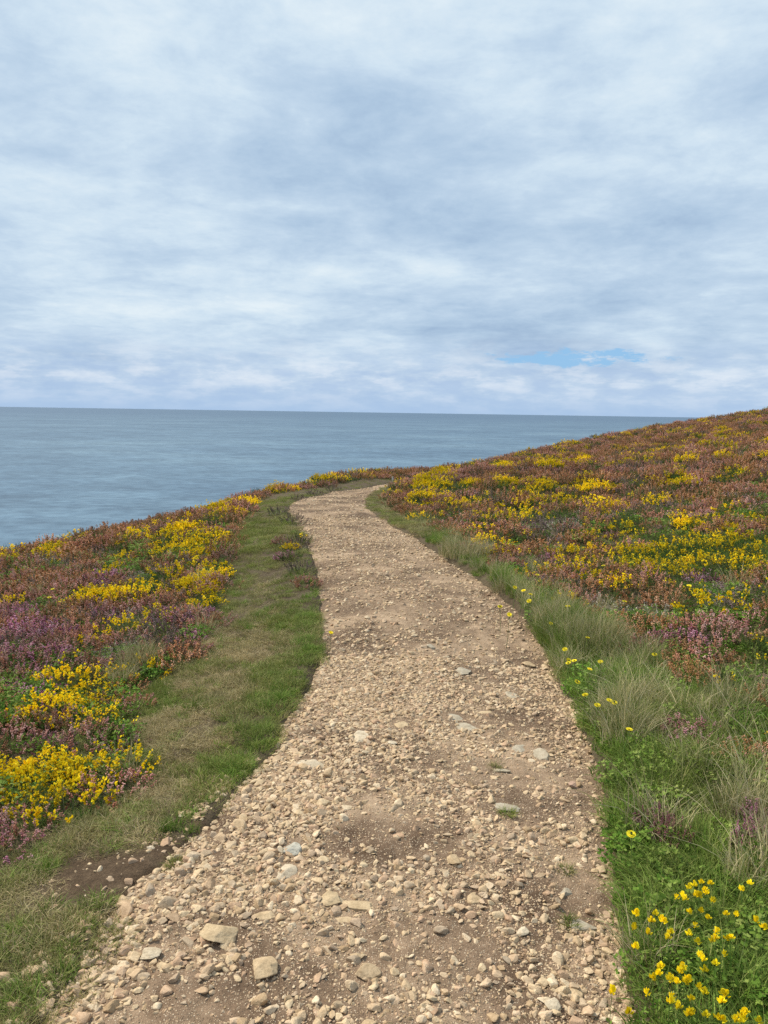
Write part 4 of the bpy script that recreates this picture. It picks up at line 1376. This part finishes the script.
# a heavier, greyer mass high in the middle and a brighter one to its upper left
def mass(a0, z0, wa, wz):
    p_ = b.math('DIVIDE', b.math('SUBTRACT', az_, a0), wa); q_ = b.math('DIVIDE', b.math('SUBTRACT', sp.outputs['Z'], z0), wz)
    return b.math('EXPONENT', b.math('MULTIPLY', b.math('ADD', b.math('MULTIPLY', p_, p_), b.math('MULTIPLY', q_, q_)), -1.0))
dens = b.math('ADD', b.math('ADD', b.math('MULTIPLY', big, .40), b.math('MULTIPLY', mid, .26)), b.math('ADD', b.math('MULTIPLY', fine, .10), b.math('MULTIPLY', lump, .24)))
dens = b.math('SUBTRACT', dens, b.math('MULTIPLY', mass(-.04, .30, .20, .075), .055))
dens = b.math('ADD', dens, b.math('MULTIPLY', mass(-.30, .42, .22, .07), .05))
dens = b.math('ADD', dens, b.math('MULTIPLY', mass(.25, .27, .20, .05), .03))
cloud = b.ramp(dens, [(.36, (.34, .475, .66)), (.43, (.44, .585, .755)), (.49, (.535, .675, .825)), (.535, (.63, .765, .885)), (.60, (.76, .865, .935)), (.68, (.85, .92, .96))])
# a bank of far cumulus just above the horizon, in pale blue air
az_ = b.math('ARCTAN2', sp.outputs['X'], sp.outputs['Y'])
cb2 = b.n('ShaderNodeCombineXYZ'); b.l(b.math('MULTIPLY', az_, 14.0), cb2.inputs[0]); b.l(b.math('MULTIPLY', sp.outputs['Z'], 46.0), cb2.inputs[1])
pf = b.noise(cb2.outputs[0], 1.0, 6, .6)
puff = b.ramp(pf, [(.40, (.42, .56, .78)), (.50, (.52, .65, .82)), (.55, (.63, .73, .87)), (.66, (.76, .83, .92))])
fz = b.ramp(sp.outputs['Z'], [(.045, (1, 1, 1)), (.10, (0, 0, 0))])
cloud = b.mix(b.math('MULTIPLY', fz, .75), cloud, puff)
# the one gap where the blue shows
gx_ = b.math('DIVIDE', b.math('SUBTRACT', az_, .235), .085); gz_ = b.math('DIVIDE', b.math('SUBTRACT', sp.outputs['Z'], .069), .009)
gq = b.math('ADD', b.math('MULTIPLY', gx_, gx_), b.math('MULTIPLY', gz_, gz_))
gap = b.math('SUBTRACT', b.math('ADD', 1.35, b.math('MULTIPLY', b.math('SUBTRACT', b.noise(cb2.outputs[0], 1.8, 5, .7), .5), 9.0)), gq)
gapm = b.ramp(gap, [(.0, (0, 0, 0)), (1.0, (1, 1, 1))])
skyc = b.mix(.85, sky.outputs[0], (2.7, 5.5, 8.8))
cl10 = b.mix(1.0, cloud, (10.0, 10.0, 10.0), 'MULTIPLY')
full = b.mix(b.math('MULTIPLY', gapm, .95), cl10, skyc)
hz_ = b.ramp(sp.outputs['Z'], [(.0, (1, 1, 1)), (.012, (.7, .7, .7)), (.04, (0, 0, 0))])
full = b.mix(b.math('MULTIPLY', hz_, .85), full, (4.0, 5.6, 7.9))
b.l(full, bg.inputs['Color']); b.l(bg.outputs[0], outw.inputs[0])

sl = bpy.data.lights.new('sun', 'SUN'); sl.energy = 4.8; sl.angle = R(7); sl.color = (1.0, .92, .77)
so = bpy.data.objects.new('sun', sl); COL.objects.link(so)
sd = Vector((math.sin(SUN_AZ) * math.cos(SUN_EL), math.cos(SUN_AZ) * math.cos(SUN_EL), math.sin(SUN_EL)))
so.rotation_euler = sd.to_track_quat('Z', 'Y').to_euler()

vs = scene.view_settings
vs.view_transform = 'Standard'; vs.look = 'None'; vs.exposure = 0.0; vs.gamma = 1.0; vs.use_curve_mapping = False
scene.render.engine = 'CYCLES'
cy = scene.cycles
cy.max_bounces = 5; cy.diffuse_bounces = 3; cy.glossy_bounces = 2; cy.transmission_bounces = 3; cy.transparent_max_bounces = 4
cy.use_denoising = False; cy.denoiser = 'OPENIMAGEDENOISE'; cy.denoising_prefilter = 'ACCURATE'
